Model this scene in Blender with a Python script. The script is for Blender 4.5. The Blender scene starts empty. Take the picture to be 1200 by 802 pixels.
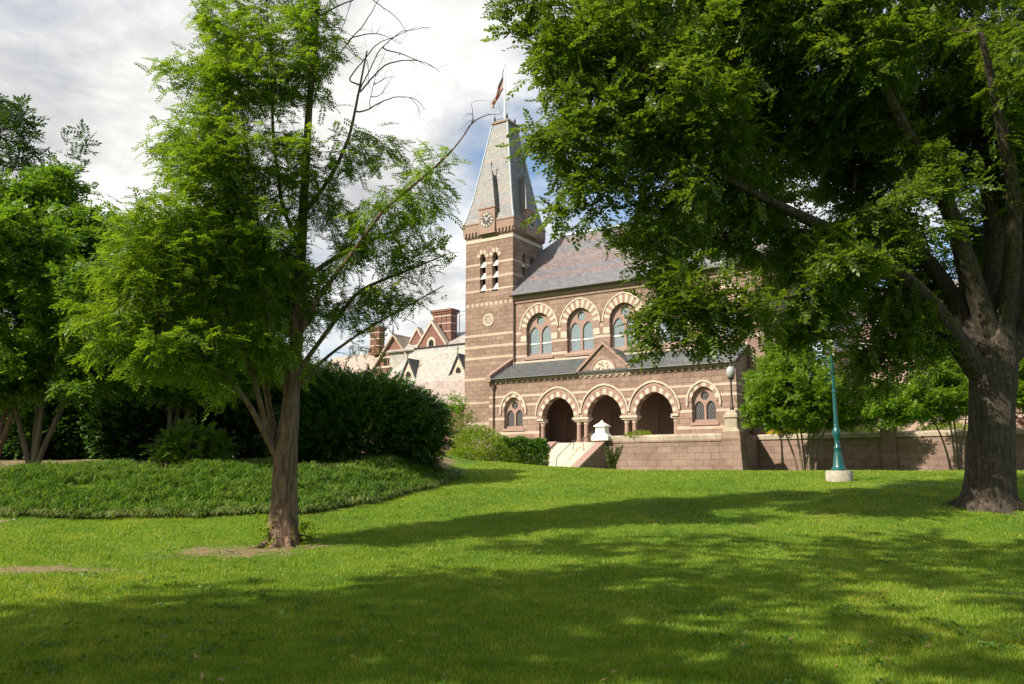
import bpy, bmesh, math, random
import numpy as np
from mathutils import Vector
from mathutils.geometry import tessellate_polygon

S = bpy.context.scene
COL = S.collection
RNG = np.random.default_rng(11)
random.seed(11)

# ------------------------------------------------------------------ camera
FPX, PW, PH, EYE = 950.0, 1200, 802, 1.65
PITCH = math.atan((552 - 401) / FPX)
cam = bpy.data.objects.new("camera", bpy.data.cameras.new("camera"))
COL.objects.link(cam)
cam.data.sensor_width = 36.0
cam.data.lens = 36.0 * FPX / PW
cam.data.clip_start = 0.1
cam.data.clip_end = 9000
cam.location = (0, 0, EYE)
cam.rotation_euler = (math.pi / 2 + PITCH, 0, 0)
S.camera = cam

# ------------------------------------------------------------------ light and sky
SUN_H = np.array([-0.86, -0.51]); SUN_H /= np.linalg.norm(SUN_H)
SUN_EL = math.radians(39)
SUN_DIR = Vector((SUN_H[0] * math.cos(SUN_EL), SUN_H[1] * math.cos(SUN_EL), math.sin(SUN_EL)))
sun = bpy.data.objects.new("sun", bpy.data.lights.new("sun", 'SUN'))
COL.objects.link(sun)
sun.data.energy = 5.0
sun.data.angle = math.radians(0.55)
sun.data.color = (1.0, 0.91, 0.75)
sun.rotation_euler = SUN_DIR.to_track_quat('Z', 'Y').to_euler()

world = bpy.data.worlds.new("World")
S.world = world
world.use_nodes = True
nt = world.node_tree
nt.nodes.clear()
def N(t, kind, **kw):
    n = t.nodes.new(kind)
    for k, v in kw.items():
        setattr(n, k, v)
    return n
def L(t, a, b):
    t.links.new(a, b)
def math_node(t, op, a, b=None, clamp=False):
    n = N(t, 'ShaderNodeMath', operation=op, use_clamp=clamp)
    for i, v in enumerate((a, b)):
        if v is None: continue
        if isinstance(v, (int, float)): n.inputs[i].default_value = v
        else: L(t, v, n.inputs[i])
    return n.outputs[0]
def ramp(t, fac, stops, interp='LINEAR'):
    n = N(t, 'ShaderNodeValToRGB')
    n.color_ramp.interpolation = interp
    el = n.color_ramp.elements
    while len(el) > 1: el.remove(el[-1])
    for i, (p, c) in enumerate(stops):
        e = el[0] if i == 0 else el.new(p)
        e.position = p
        e.color = tuple(c) + (1,) if len(c) == 3 else c
    L(t, fac, n.inputs[0])
    return n.outputs[0]
def mix(t, fac, a, b, blend='MIX'):
    n = N(t, 'ShaderNodeMix', data_type='RGBA', blend_type=blend)
    for sock, v in ((n.inputs[0], fac), (n.inputs[6], a), (n.inputs[7], b)):
        if isinstance(v, (int, float)): sock.default_value = v
        elif isinstance(v, (tuple, list)): sock.default_value = tuple(v) + (1,) if len(v) == 3 else v
        else: L(t, v, sock)
    return n.outputs[2]
def noise(t, vec, scale, detail=4, rough=0.55, dist=0.0):
    n = N(t, 'ShaderNodeTexNoise')
    n.inputs['Scale'].default_value = scale
    n.inputs['Detail'].default_value = detail
    n.inputs['Roughness'].default_value = rough
    n.inputs['Distortion'].default_value = dist
    if vec is not None: L(t, vec, n.inputs['Vector'])
    return n.outputs[0]

sky = N(nt, 'ShaderNodeTexSky', sky_type='NISHITA')
sky.sun_disc = False
sky.sun_elevation = SUN_EL
sky.sun_rotation = math.atan2(SUN_DIR.x, SUN_DIR.y)
sky.air_density = 1.0; sky.dust_density = 0.6; sky.ozone_density = 2.0
tc = N(nt, 'ShaderNodeTexCoord')
sep = N(nt, 'ShaderNodeSeparateXYZ'); L(nt, tc.outputs['Generated'], sep.inputs[0])
zz = math_node(nt, 'MAXIMUM', math_node(nt, 'ADD', sep.outputs[2], 0.22), 0.12)
cv = N(nt, 'ShaderNodeCombineXYZ')
L(nt, math_node(nt, 'DIVIDE', sep.outputs[0], zz), cv.inputs[0])
L(nt, math_node(nt, 'DIVIDE', sep.outputs[1], zz), cv.inputs[1])
mp = N(nt, 'ShaderNodeMapping'); L(nt, cv.outputs[0], mp.inputs[0])
mp.inputs['Location'].default_value = (3.1, 0.35, 0.0)
n1 = noise(nt, mp.outputs[0], 1.25, 7, 0.55, 0.35)
n2 = noise(nt, mp.outputs[0], 3.2, 6, 0.6, 0.2)
dens = math_node(nt, 'ADD', math_node(nt, 'MULTIPLY', n1, 0.75), math_node(nt, 'MULTIPLY', n2, 0.25))
# more cloud towards the west, clearer towards the east
dens = math_node(nt, 'SUBTRACT', dens, math_node(nt, 'MULTIPLY', math_node(nt, 'ADD', sep.outputs[0], 0.15), 0.16))
mask = ramp(nt, dens, [(0.345, (0, 0, 0)), (0.445, (.72, .72, .72)), (0.54, (1, 1, 1))])
ccol = ramp(nt, n2, [(0.32, (4.9, 4.9, 5.0)), (0.45, (6.4, 6.35, 6.25)), (0.52, (7.4, 7.3, 7.1)), (0.64, (9.4, 9.3, 9.0))])
skyc = mix(nt, 1.0, sky.outputs[0], (1.55, 1.55, 1.5), 'MULTIPLY')
bg = N(nt, 'ShaderNodeBackground'); bg.inputs[1].default_value = 0.072
L(nt, mix(nt, mask, skyc, ccol), bg.inputs[0])
wo = N(nt, 'ShaderNodeOutputWorld'); L(nt, bg.outputs[0], wo.inputs[0])

S.view_settings.view_transform = 'Standard'
S.view_settings.look = 'None'
S.view_settings.exposure = 0.80
S.view_settings.gamma = 1.0
S.view_settings.use_curve_mapping = False
S.render.engine = 'CYCLES'
S.cycles.max_bounces = 6
S.cycles.diffuse_bounces = 3
S.cycles.glossy_bounces = 2
S.cycles.transmission_bounces = 3
S.cycles.transparent_max_bounces = 4
S.cycles.sample_clamp_indirect = 6.0

# ------------------------------------------------------------------ helpers
def pix(px, py, Y):
    """the world point that the photograph shows at a pixel, at the distance Y in front of the camera"""
    x = (px - 600) / FPX; y = (401 - py) / FPX
    d = np.array([x, math.cos(PITCH) - y * math.sin(PITCH), math.sin(PITCH) + y * math.cos(PITCH)])
    return np.array([0, 0, EYE]) + d * (Y / d[1])

def smooth(a, b, x):
    t = np.clip((x - a) / (b - a), 0, 1)
    return t * t * (3 - 2 * t)

BED_X = [-60, -20, -13, -8, -5.5, -3.9, -2.9, -2.2, -1.9]
BED_Y = [19.5, 20.3, 20.8, 20.8, 21.3, 23.2, 26.0, 29.5, 33.0]
def bed_front(x):
    return np.where(x > -1.9, 999.0, np.interp(x, BED_X, BED_Y))
def ground_z(x, y):
    x = np.asarray(x, float); y = np.asarray(y, float)
    ys = [-400, -30, 0, 12, 17, 20, 25, 30, 36, 42, 50, 60, 75, 120, 5000]
    zs = [-2, -0.5, -0.08, 0, .13, .41, .93, 1.31, 1.57, 1.63, 1.58, 1.5, 1.6, 2, 2]
    z = sum(np.interp(y + o, ys, zs) for o in (-1.6, -.8, 0, .8, 1.6)) / 5
    d = y - bed_front(x)
    z = z + 0.66 * smooth(-.3, 5.0, d) * smooth(-1.9, -4.5, x) * (1 - smooth(34, 60, y))
    z = z + 0.62 * np.exp(-(((x + 3.5) / 6.0) ** 2 + ((y - 47) / 11.0) ** 2))
    z = z + 0.03 * np.sin(x * 0.9 + 1.3) * np.sin(y * 0.7) + 0.02 * np.sin(x * 2.1 + y * 1.3)
    return z
def gz(x, y): return float(ground_z(x, y))

def tag(o, label=None, cat=None, group=None, kind=None):
    if label: o['label'] = label
    if cat: o['category'] = cat
    if group: o['group'] = group
    if kind: o['kind'] = kind
    return o
def empty(name, loc=(0, 0, 0), rz=0.0):
    o = bpy.data.objects.new(name, None)
    o.empty_display_size = 0.2
    COL.objects.link(o); o.location = loc; o.rotation_euler = (0, 0, rz)
    return o
def link_mesh(name, me, parent=None):
    o = bpy.data.objects.new(name, me); COL.objects.link(o)
    if parent is not None: o.parent = parent
    return o
def copy_tree(o, parent=None):
    c = o.copy(); COL.objects.link(c)
    if parent is not None: c.parent = parent
    for ch in list(o.children): copy_tree(ch, c)
    return c

class MB:
    """collects shapes and links them as ONE mesh object"""
    def __init__(self): self.v = []; self.f = []; self.m = []
    def add(self, vs, fs, mat=0):
        o = len(self.v); self.v += [tuple(p) for p in vs]
        for f in fs: self.f.append(tuple(i + o for i in f)); self.m.append(mat)
        return self
    def box(self, x0, x1, y0, y1, z0, z1, mat=0):
        return self.add([(x0,y0,z0),(x1,y0,z0),(x1,y1,z0),(x0,y1,z0),(x0,y0,z1),(x1,y0,z1),(x1,y1,z1),(x0,y1,z1)],
                 [(3,2,1,0),(4,5,6,7),(0,1,5,4),(1,2,6,5),(2,3,7,6),(3,0,4,7)], mat)
    def taper(self, c, a0, b0, z0, a1, b1, z1, mat=0):
        """a box whose plan half sizes change from (a0,b0) at z0 to (a1,b1) at z1"""
        x, y = c
        return self.add([(x-a0,y-b0,z0),(x+a0,y-b0,z0),(x+a0,y+b0,z0),(x-a0,y+b0,z0),(x-a1,y-b1,z1),(x+a1,y-b1,z1),(x+a1,y+b1,z1),(x-a1,y+b1,z1)],
                 [(3,2,1,0),(4,5,6,7),(0,1,5,4),(1,2,6,5),(2,3,7,6),(3,0,4,7)], mat)
    def prism(self, poly, y0, y1, mat=0, axis='y'):
        """polygon in (x,z) swept along y (axis 'y'), or polygon in (y,z) swept along x (axis 'x')"""
        n = len(poly)
        P = (lambda a, b, t: (a, t, b)) if axis == 'y' else (lambda a, b, t: (t, a, b))
        vs = [P(a, b, y0) for a, b in poly] + [P(a, b, y1) for a, b in poly]
        tri = tessellate_polygon([[Vector((a, b, 0)) for a, b in poly]])
        fs = [t for t in tri] + [tuple(i + n for i in t[::-1]) for t in tri]
        fs += [(i, (i + 1) % n, (i + 1) % n + n, i + n) for i in range(n)]
        return self.add(vs, fs, mat)
    def wall(self, outer, holes, y0, y1, mat=0, axis='y', reveal_mat=None):
        """a slab with real openings: front at y0, back at y1"""
        loops = [outer] + holes
        P = (lambda a, b, t: (a, t, b)) if axis == 'y' else (lambda a, b, t: (t, a, b))
        flat = [p for l in loops for p in l]; n = len(flat)
        tri = tessellate_polygon([[Vector((a, b, 0)) for a, b in l] for l in loops])
        vs = [P(a, b, y0) for a, b in flat] + [P(a, b, y1) for a, b in flat]
        self.add(vs, list(tri) + [tuple(i + n for i in t[::-1]) for t in tri], mat)
        for k, l in enumerate(loops):
            m = len(l)
            self.add([P(a, b, y0) for a, b in l] + [P(a, b, y1) for a, b in l],
                     [(i, (i + 1) % m, (i + 1) % m + m, i + m) for i in range(m)],
                     mat if k == 0 or reveal_mat is None else reveal_mat)
        return self
    def strip(self, inner, outer, y0, y1, mats, axis='y'):
        """blocks between two open curves of the same number of points: mats[i] for the block between points i and i+1"""
        P = (lambda a, b, t: (a, t, b)) if axis == 'y' else (lambda a, b, t: (t, a, b))
        for i in range(len(inner) - 1):
            q = [inner[i], inner[i+1], outer[i+1], outer[i]]
            self.add([P(a, b, y0) for a, b in q] + [P(a, b, y1) for a, b in q],
                     [(0,1,2,3),(7,6,5,4),(0,1,5,4),(1,2,6,5),(2,3,7,6),(3,0,4,7)], mats[i % len(mats)])
        return self
    def lathe(self, prof, c, n=16, mat=0, cap=True):
        x, y = c; o = []
        for r, z in prof:
            o += [(x + r*math.cos(2*math.pi*k/n), y + r*math.sin(2*math.pi*k/n), z) for k in range(n)]
        fs = [(i*n+k, i*n+(k+1)%n, (i+1)*n+(k+1)%n, (i+1)*n+k) for i in range(len(prof)-1) for k in range(n)]
        if cap: fs += [tuple(range(n))[::-1], tuple(range((len(prof)-1)*n, len(prof)*n))]
        return self.add(o, fs, mat)
    def tube(self, pts, r, n=8, mat=0):
        pts = [Vector(p) for p in pts]
        rs = [float(q) for q in r] if isinstance(r, (list, tuple)) else [float(r)] * len(pts)
        vs = []; ref = None
        for i, p in enumerate(pts):
            t = (pts[min(i+1, len(pts)-1)] - pts[max(i-1, 0)]).normalized()
            if ref is None: ref = t.orthogonal().normalized()
            ref = (ref - t * ref.dot(t)).normalized(); bi = t.cross(ref)
            vs += [p + rs[i]*(ref*math.cos(2*math.pi*k/n) + bi*math.sin(2*math.pi*k/n)) for k in range(n)]
        fs = [(i*n+k, i*n+(k+1)%n, (i+1)*n+(k+1)%n, (i+1)*n+k) for i in range(len(pts)-1) for k in range(n)]
        fs += [tuple(range(n))[::-1], tuple(range((len(pts)-1)*n, len(pts)*n))]
        return self.add(vs, fs, mat)
    def build(self, name, mats, parent=None, smooth=False, bevel=0.0, recalc=True):
        me = bpy.data.meshes.new(name)
        me.from_pydata(self.v, [], self.f)
        for m in (mats if isinstance(mats, (list, tuple)) else [mats]): me.materials.append(m)
        me.polygons.foreach_set('material_index', self.m)
        if recalc:
            bm = bmesh.new(); bm.from_mesh(me)
            bmesh.ops.recalc_face_normals(bm, faces=bm.faces)
            bm.to_mesh(me); bm.free()
        if smooth:
            me.polygons.foreach_set('use_smooth', [True] * len(me.polygons))
            try: me.set_sharp_from_angle(angle=math.radians(40))
            except Exception: pass
        me.update()
        o = link_mesh(name, me, parent)
        if bevel:
            b = o.modifiers.new('bevel', 'BEVEL'); b.width = bevel; b.segments = 2; b.limit_method = 'ANGLE'
        return o

def arch(cx, a, zs, h, n=12, legs=None):
    """pointed arch curve from the left springing over the apex to the right springing"""
    R = (a*a + h*h) / (2*a)
    th = math.atan2(h, R - a) if R > a else math.pi / 2
    if R < a: R = a
    left = [(cx - a + R - R*math.cos(th*i/n), zs + (h if abs(R-a) < 1e-6 else R*math.sin(th))*0 + R*math.sin(th*i/n)) for i in range(n+1)]
    right = [(2*cx - x, z) for x, z in left[::-1]][1:]
    c = left + right
    if legs is not None: c = [(cx - a, legs)] + c + [(cx + a, legs)]
    return c

# ------------------------------------------------------------------ materials
def mat(name):
    m = bpy.data.materials.new(name); m.use_nodes = True
    t = m.node_tree; t.nodes.clear()
    out = N(t, 'ShaderNodeOutputMaterial')
    p = N(t, 'ShaderNodeBsdfPrincipled'); L(t, p.outputs[0], out.inputs[0])
    return m, t, p, out
def bump(t, p, h, strength=0.3, dist=0.02):
    b = N(t, 'ShaderNodeBump'); b.inputs['Strength'].default_value = strength; b.inputs['Distance'].default_value = dist
    L(t, h, b.inputs['Height']); L(t, b.outputs[0], p.inputs['Normal'])
def objco(t): return N(t, 'ShaderNodeTexCoord').outputs['Object']
def wallco(t):
    """object coordinates flattened on a wall: (x + y, z)"""
    s = N(t, 'ShaderNodeSeparateXYZ'); L(t, objco(t), s.inputs[0])
    c = N(t, 'ShaderNodeCombineXYZ')
    L(t, math_node(t, 'ADD', s.outputs[0], s.outputs[1]), c.inputs[0]); L(t, s.outputs[2], c.inputs[1])
    return c.outputs[0], s.outputs[2]

BROWN = ((0.218, 0.148, 0.118), (0.281, 0.196, 0.159))
CREAM = ((0.42, 0.335, 0.27), (0.50, 0.41, 0.335))
def stone(name, cols, bands=(), bw=0.95, rh=0.42, checks=()):
    """coursed ashlar; bands = (z0, z1) ranges laid in pale stone; checks = ranges laid in alternating stones"""
    m, t, p, o = mat(name)
    co, z = wallco(t)
    br = N(t, 'ShaderNodeTexBrick'); L(t, co, br.inputs['Vector'])
    br.inputs['Scale'].default_value = 1.0
    br.inputs['Brick Width'].default_value = bw; br.inputs['Row Height'].default_value = rh
    br.inputs['Mortar Size'].default_value = 0.02; br.inputs['Mortar Smooth'].default_value = 0.3
    br.inputs['Color1'].default_value = cols[0] + (1,); br.inputs['Color2'].default_value = cols[1] + (1,)
    br.inputs['Mortar'].default_value = tuple(c*0.62 for c in cols[0]) + (1,)
    n = noise(t, objco(t), 2.3, 6, 0.65); n3 = noise(t, objco(t), 0.45, 4, 0.6)
    c = mix(t, 0.75, br.outputs[0], ramp(t, n, [(0.22, (.58, .58, .60)), (0.5, (1, 1, 1)), (0.78, (1.26, 1.22, 1.16))]), 'MULTIPLY')
    if bands or checks:
        msk = None
        jit = math_node(t, 'MULTIPLY', math_node(t, 'SUBTRACT', noise(t, co, 1.7, 1), 0.5), 0.04)
        zj = math_node(t, 'ADD', z, jit)
        def rng(z0, z1): return math_node(t, 'MULTIPLY', math_node(t, 'GREATER_THAN', zj, z0), math_node(t, 'LESS_THAN', zj, z1))
        for z0, z1 in bands:
            k = rng(z0, z1); msk = k if msk is None else math_node(t, 'MAXIMUM', msk, k)
        for z0, z1 in checks:
            s = N(t, 'ShaderNodeSeparateXYZ'); L(t, co, s.inputs[0])
            alt = math_node(t, 'GREATER_THAN', math_node(t, 'FRACT', math_node(t, 'MULTIPLY', s.outputs[0], 1.7)), 0.42)
            k = math_node(t, 'MULTIPLY', rng(z0, z1), alt); msk = k if msk is None else math_node(t, 'MAXIMUM', msk, k)
        pale = mix(t, n, CREAM[0], CREAM[1])
        c = mix(t, math_node(t, 'MULTIPLY', msk, 0.93), c, pale)
    c = mix(t, ramp(t, n3, [(0.40, (0, 0, 0)), (0.70, (.85, .85, .85))]), c, mix(t, 1.0, c, (.70, .68, .67), 'MULTIPLY'))
    L(t, c, p.inputs['Base Color']); p.inputs['Roughness'].default_value = 0.9
    p.inputs['Specular IOR Level'].default_value = 0.2
    h = math_node(t, 'ADD', math_node(t, 'MULTIPLY', br.outputs[1], -0.6), math_node(t, 'MULTIPLY', noise(t, objco(t), 14, 4, 0.6), 0.7))
    bump(t, p, h, 0.5, 0.025)
    return m

def slate(name, stops, rowh=0.28, wob=0.0, rough=0.55):
    """slates in courses; stops colour the roof by height (object z), constant steps"""
    m, t, p, o = mat(name)
    s = N(t, 'ShaderNodeSeparateXYZ'); L(t, objco(t), s.inputs[0])
    z0, z1 = stops[0][0], stops[-1][0]
    n = noise(t, objco(t), 1.6, 4, 0.6)
    zz = math_node(t, 'ADD', s.outputs[2], math_node(t, 'MULTIPLY', math_node(t, 'SUBTRACT', n, 0.5), wob))
    f = math_node(t, 'DIVIDE', math_node(t, 'SUBTRACT', zz, z0), z1 - z0)
    base = ramp(t, f, [((zv - z0)/(z1 - z0), c) for zv, c in stops[:-1]], 'CONSTANT')
    c2 = N(t, 'ShaderNodeCombineXYZ')
    L(t, math_node(t, 'ADD', s.outputs[0], s.outputs[1]), c2.inputs[0]); L(t, s.outputs[2], c2.inputs[1])
    br = N(t, 'ShaderNodeTexBrick'); L(t, c2.outputs[0], br.inputs['Vector'])
    br.inputs['Scale'].default_value = 1; br.inputs['Brick Width'].default_value = 0.34; br.inputs['Row Height'].default_value = rowh
    br.inputs['Mortar Size'].default_value = 0.016; br.inputs['Mortar Smooth'].default_value = 0.2
    br.inputs['Color1'].default_value = (.80, .80, .82, 1); br.inputs['Color2'].default_value = (1.18, 1.16, 1.13, 1); br.inputs['Mortar'].default_value = (.5, .5, .52, 1)
    c = mix(t, 1.0, base, br.outputs[0], 'MULTIPLY')
    c = mix(t, 0.8, c, ramp(t, noise(t, objco(t), 3.5, 5, 0.65), [(0.3, (.72, .72, .75)), (0.7, (1.2, 1.17, 1.12))]), 'MULTIPLY')
    L(t, c, p.inputs['Base Color']); p.inputs['Roughness'].default_value = rough
    bump(t, p, math_node(t, 'MULTIPLY', br.outputs[1], -1), 0.55, 0.03)
    return m

def plain(name, col, rough=0.6, metal=0.0, var=0.15, scale=8.0, bmp=0.0, spec=0.4):
    m, t, p, o = mat(name)
    n = noise(t, objco(t), scale, 5, 0.6)
    c = mix(t, 1.0, col, ramp(t, n, [(0.25, (1-var,)*3), (0.75, (1+var,)*3)]), 'MULTIPLY')
    L(t, c, p.inputs['Base Color']); p.inputs['Roughness'].default_value = rough; p.inputs['Metallic'].default_value = metal
    p.inputs['Specular IOR Level'].default_value = spec
    if bmp: bump(t, p, n, bmp, 0.01)
    return m

def glass_lattice(name, base, lead, cell, rough=0.12):
    """leaded panes: diamond lattice"""
    m, t, p, o = mat(name)
    s = N(t, 'ShaderNodeSeparateXYZ'); L(t, objco(t), s.inputs[0])
    a = math_node(t, 'DIVIDE', s.outputs[0], cell * 0.62); b = math_node(t, 'DIVIDE', s.outputs[2], cell)
    def line(v): return math_node(t, 'LESS_THAN', math_node(t, 'ABSOLUTE', math_node(t, 'SUBTRACT', math_node(t, 'FRACT', v), 0.5)), 0.085)
    k = math_node(t, 'MAXIMUM', line(math_node(t, 'ADD', a, b)), line(math_node(t, 'SUBTRACT', a, b)))
    v = N(t, 'ShaderNodeTexVoronoi'); v.inputs['Scale'].default_value = 3.0; L(t, objco(t), v.inputs['Vector'])
    hue = mix(t, 0.18, base, v.outputs['Color'], 'SOFT_LIGHT')
    L(t, mix(t, k, hue, lead), p.inputs['Base Color'])
    L(t, math_node(t, 'ADD', math_node(t, 'MULTIPLY', k, 0.5), rough), p.inputs['Roughness'])
    p.inputs['Specular IOR Level'].default_value = 0.6
    bump(t, p, noise(t, objco(t), 5, 2), 0.12, 0.02)
    return m

def leaf_mat(name, dark, mid, light, transl=0.45, gloss=0.35, patch=False):
    m, t, p, o = mat(name)
    g = N(t, 'ShaderNodeNewGeometry')
    n = noise(t, objco(t), 0.55, 3, 0.6)
    f = math_node(t, 'ADD', math_node(t, 'MULTIPLY', g.outputs['Random Per Island'], 0.62), math_node(t, 'MULTIPLY', n, 0.45))
    if patch:
        f = math_node(t, 'ADD', math_node(t, 'MULTIPLY', g.outputs['Random Per Island'], 0.40), math_node(t, 'ADD', math_node(t, 'MULTIPLY', noise(t, objco(t), 0.28, 4, 0.65), 0.75), math_node(t, 'MULTIPLY', math_node(t, 'SUBTRACT', noise(t, objco(t), 2.6, 4, 0.7), 0.5), 1.15)))
    c = ramp(t, f, [(0.12, dark), (0.52, mid), (0.92, light)])
    L(t, c, p.inputs['Base Color']); p.inputs['Roughness'].default_value = 0.42
    p.inputs['Specular IOR Level'].default_value = gloss
    tr = N(t, 'ShaderNodeBsdfTranslucent')
    L(t, mix(t, 1.0, c, (1.80, 1.70, 0.65), 'MULTIPLY'), tr.inputs[0])
    ms = N(t, 'ShaderNodeMixShader'); ms.inputs[0].default_value = transl
    L(t, p.outputs[0], ms.inputs[1]); L(t, tr.outputs[0], ms.inputs[2]); L(t, ms.outputs[0], o.inputs[0])
    return m

def bark_mat(name, c0, c1, c2, vscale=1.0, flakes=0.0):
    m, t, p, o = mat(name)
    mp = N(t, 'ShaderNodeMapping'); L(t, objco(t), mp.inputs[0]); mp.inputs['Scale'].default_value = (1, 1, 0.16)
    n = noise(t, mp.outputs[0], 16 * vscale, 6, 0.65, 0.6)
    n2 = noise(t, objco(t), 2.2, 4, 0.6)
    c = ramp(t, n, [(0.3, c0), (0.5, c1), (0.72, c2)])
    c = mix(t, 0.7, c, ramp(t, n2, [(0.3, (.72, .74, .72)), (0.7, (1.2, 1.17, 1.14))]), 'MULTIPLY')
    if flakes:
        mp2 = N(t, 'ShaderNodeMapping'); L(t, objco(t), mp2.inputs[0]); mp2.inputs['Scale'].default_value = (1, 1, 0.55)
        fl = ramp(t, noise(t, mp2.outputs[0], 8.5, 5, 0.66, 0.5), [(0.52, (0, 0, 0)), (0.60, (1, 1, 1))])
        c = mix(t, math_node(t, 'MULTIPLY', fl, flakes), c, mix(t, n, (c2[0]*1.2, c2[1]*1.12, c2[2]*1.0), (c2[0]*1.9, c2[1]*1.7, c2[2]*1.5)))
        n = math_node(t, 'SUBTRACT', n, math_node(t, 'MULTIPLY', fl, 0.35))
    L(t, c, p.inputs['Base Color']); p.inputs['Roughness'].default_value = 0.92; p.inputs['Specular IOR Level'].default_value = 0.15
    bump(t, p, n, 1.0, 0.06)
    return m

M = {}
M['nave'] = stone('nave stone', BROWN, bands=[(12.70, 12.96), (13.94, 14.18), (15.02, 15.26)])
M['tower'] = stone('tower stone', BROWN, bands=[(10.76, 11.0), (12.9, 13.14), (14.06, 14.3), (15.26, 15.5), (19.98, 20.18), (21.3, 21.54), (22.76, 23.0), (8.36, 8.56), (6.24, 6.44)], checks=[(18.42, 18.74)])
M['porch'] = stone('porch stone', BROWN, bands=[(5.0, 5.24), (6.36, 6.58), (7.60, 7.82), (8.46, 8.64)])
M['plainstone'] = stone('brown stone', BROWN)
M['trim'] = plain('brown dressed stone', (0.25, 0.165, 0.135), 0.85, var=0.2, scale=5, bmp=0.3)
M['cream'] = plain('cream stone', (0.455, 0.375, 0.31), 0.85, var=0.16, scale=4, bmp=0.25)
M['pink'] = plain('pinkish dressed stone', (0.27, 0.178, 0.148), 0.85, var=0.15, scale=5, bmp=0.25)
M['coping'] = stone('weathered coping', ((0.31, 0.26, 0.20), (0.39, 0.33, 0.265)), bw=1.4, rh=3)
M['white'] = plain('white painted stone', (0.78, 0.74, 0.68), 0.7, var=0.06, scale=6)
M['retain'] = stone('retaining wall stone', ((0.225, 0.152, 0.126), (0.275, 0.192, 0.160)), bw=1.25, rh=0.5)
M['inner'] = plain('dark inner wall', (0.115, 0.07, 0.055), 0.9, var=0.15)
M['door'] = plain('varnished door wood', (0.07, 0.035, 0.022), 0.5, var=0.3, scale=3)
M['step'] = plain('pale step stone', (0.52, 0.45, 0.36), 0.85, var=0.12, scale=3, bmp=0.2)
M['metal'] = plain('dark painted metal', (0.035, 0.03, 0.03), 0.45, 0.2)
M['rail'] = plain('handrail iron', (0.10, 0.085, 0.08), 0.5, 0.5)
M['pipe'] = plain('brown downpipe', (0.075, 0.035, 0.03), 0.5, 0.0)
M['lead'] = plain('lead flashing', (0.42, 0.46, 0.50), 0.45, 0.3)
M['louver'] = plain('white louvre paint', (0.72, 0.69, 0.64), 0.6, var=0.1)
M['void'] = plain('dark void', (0.015, 0.013, 0.012), 0.9)
M['glass_pale'] = glass_lattice('pale leaded glass', (0.20, 0.255, 0.29), (0.07, 0.08, 0.09), 0.42)
M['glass_dark'] = glass_lattice('dark leaded glass', (0.018, 0.018, 0.020), (0.13, 0.12, 0.11), 0.34)
GREY, PINK, TAN = (0.135, 0.138, 0.158), (0.165, 0.130, 0.136), (0.160, 0.148, 0.146)
M['slate_dark'] = slate('dark slate', [(0, (0.072, 0.082, 0.09)), (60, GREY)])
M['slate_nave'] = slate('banded nave slate', [(18, GREY), (20.6, PINK), (21.4, GREY), (21.9, PINK), (22.9, TAN), (23.3, PINK), (24.2, GREY), (25.2, PINK), (26.2, GREY), (30, GREY)], wob=0.25)
sp = []; z = 26.5; k = 0
pal = [(0.150, 0.152, 0.165), (0.172, 0.160, 0.158), (0.132, 0.137, 0.155), (0.178, 0.150, 0.146), (0.155, 0.157, 0.168), (0.172, 0.166, 0.158)]
while z < 39.5:
    sp.append((z, pal[k % 6])); z += 0.55 + 0.3 * ((k * 7) % 3); k += 1
sp.append((40, GREY))
sp = sp[:30] + [sp[-1]] if len(sp) > 31 else sp
M['slate_spire'] = slate('banded spire slate', sp, rowh=0.3, wob=0.2)
M['slate_left'] = slate('pale banded slate', [(8, (0.312, 0.248, 0.232)), (11.6, (0.336, 0.316, 0.292)), (12.6, (0.400, 0.320, 0.288)), (13.1, (0.344, 0.328, 0.304)), (14.2, (0.432, 0.352, 0.288)), (14.5, (0.336, 0.320, 0.308)), (15.3, (0.424, 0.368, 0.304)), (15.6, (0.336, 0.320, 0.308)), (30, GREY)], wob=0.3)
M['slate_pinkroof'] = slate('pinkish roof slate', [(8, (0.36, 0.29, 0.25)), (40, GREY)])
M['slate_right'] = slate('red and grey slate', [(8, (0.42, 0.24, 0.22)), (12.6, (0.36, 0.36, 0.38)), (13.6, (0.44, 0.25, 0.23)), (15.1, (0.38, 0.38, 0.40)), (15.9, (0.44, 0.26, 0.24)), (18, (0.4, 0.4, 0.4)), (40, GREY)], wob=0.2)
def brick(name, a, b, mo):
    m, t, p, o = mat(name)
    co, z = wallco(t)
    br = N(t, 'ShaderNodeTexBrick'); L(t, co, br.inputs['Vector']); br.inputs['Scale'].default_value = 1
    br.inputs['Brick Width'].default_value = 0.24; br.inputs['Row Height'].default_value = 0.085; br.inputs['Mortar Size'].default_value = 0.008
    br.inputs['Color1'].default_value = a + (1,); br.inputs['Color2'].default_value = b + (1,); br.inputs['Mortar'].default_value = mo + (1,)
    L(t, mix(t, 0.6, br.outputs[0], ramp(t, noise(t, objco(t), 1.2, 5), [(0.3, (.75, .75, .75)), (0.7, (1.2, 1.2, 1.2))]), 'MULTIPLY'), p.inputs['Base Color'])
    p.inputs['Roughness'].default_value = 0.9
    return m
M['brick'] = brick('red brick', (0.15, 0.055, 0.042), (0.19, 0.078, 0.056), (0.18, 0.13, 0.11))
M['brick_pink'] = brick('pink brick', (0.32, 0.20, 0.17), (0.38, 0.25, 0.21), (0.4, 0.32, 0.27))
M['teal'] = plain('teal post paint', (0.004, 0.075, 0.078), 0.35, 0.0, var=0.1, spec=0.6)
M['concrete'] = plain('concrete', (0.32, 0.285, 0.24), 0.9, var=0.38, scale=6, bmp=0.3)
M['globe'] = plain('frosted globe glass', (0.30, 0.31, 0.31), 0.15, 0.0, var=0.05, spec=0.7)
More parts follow.
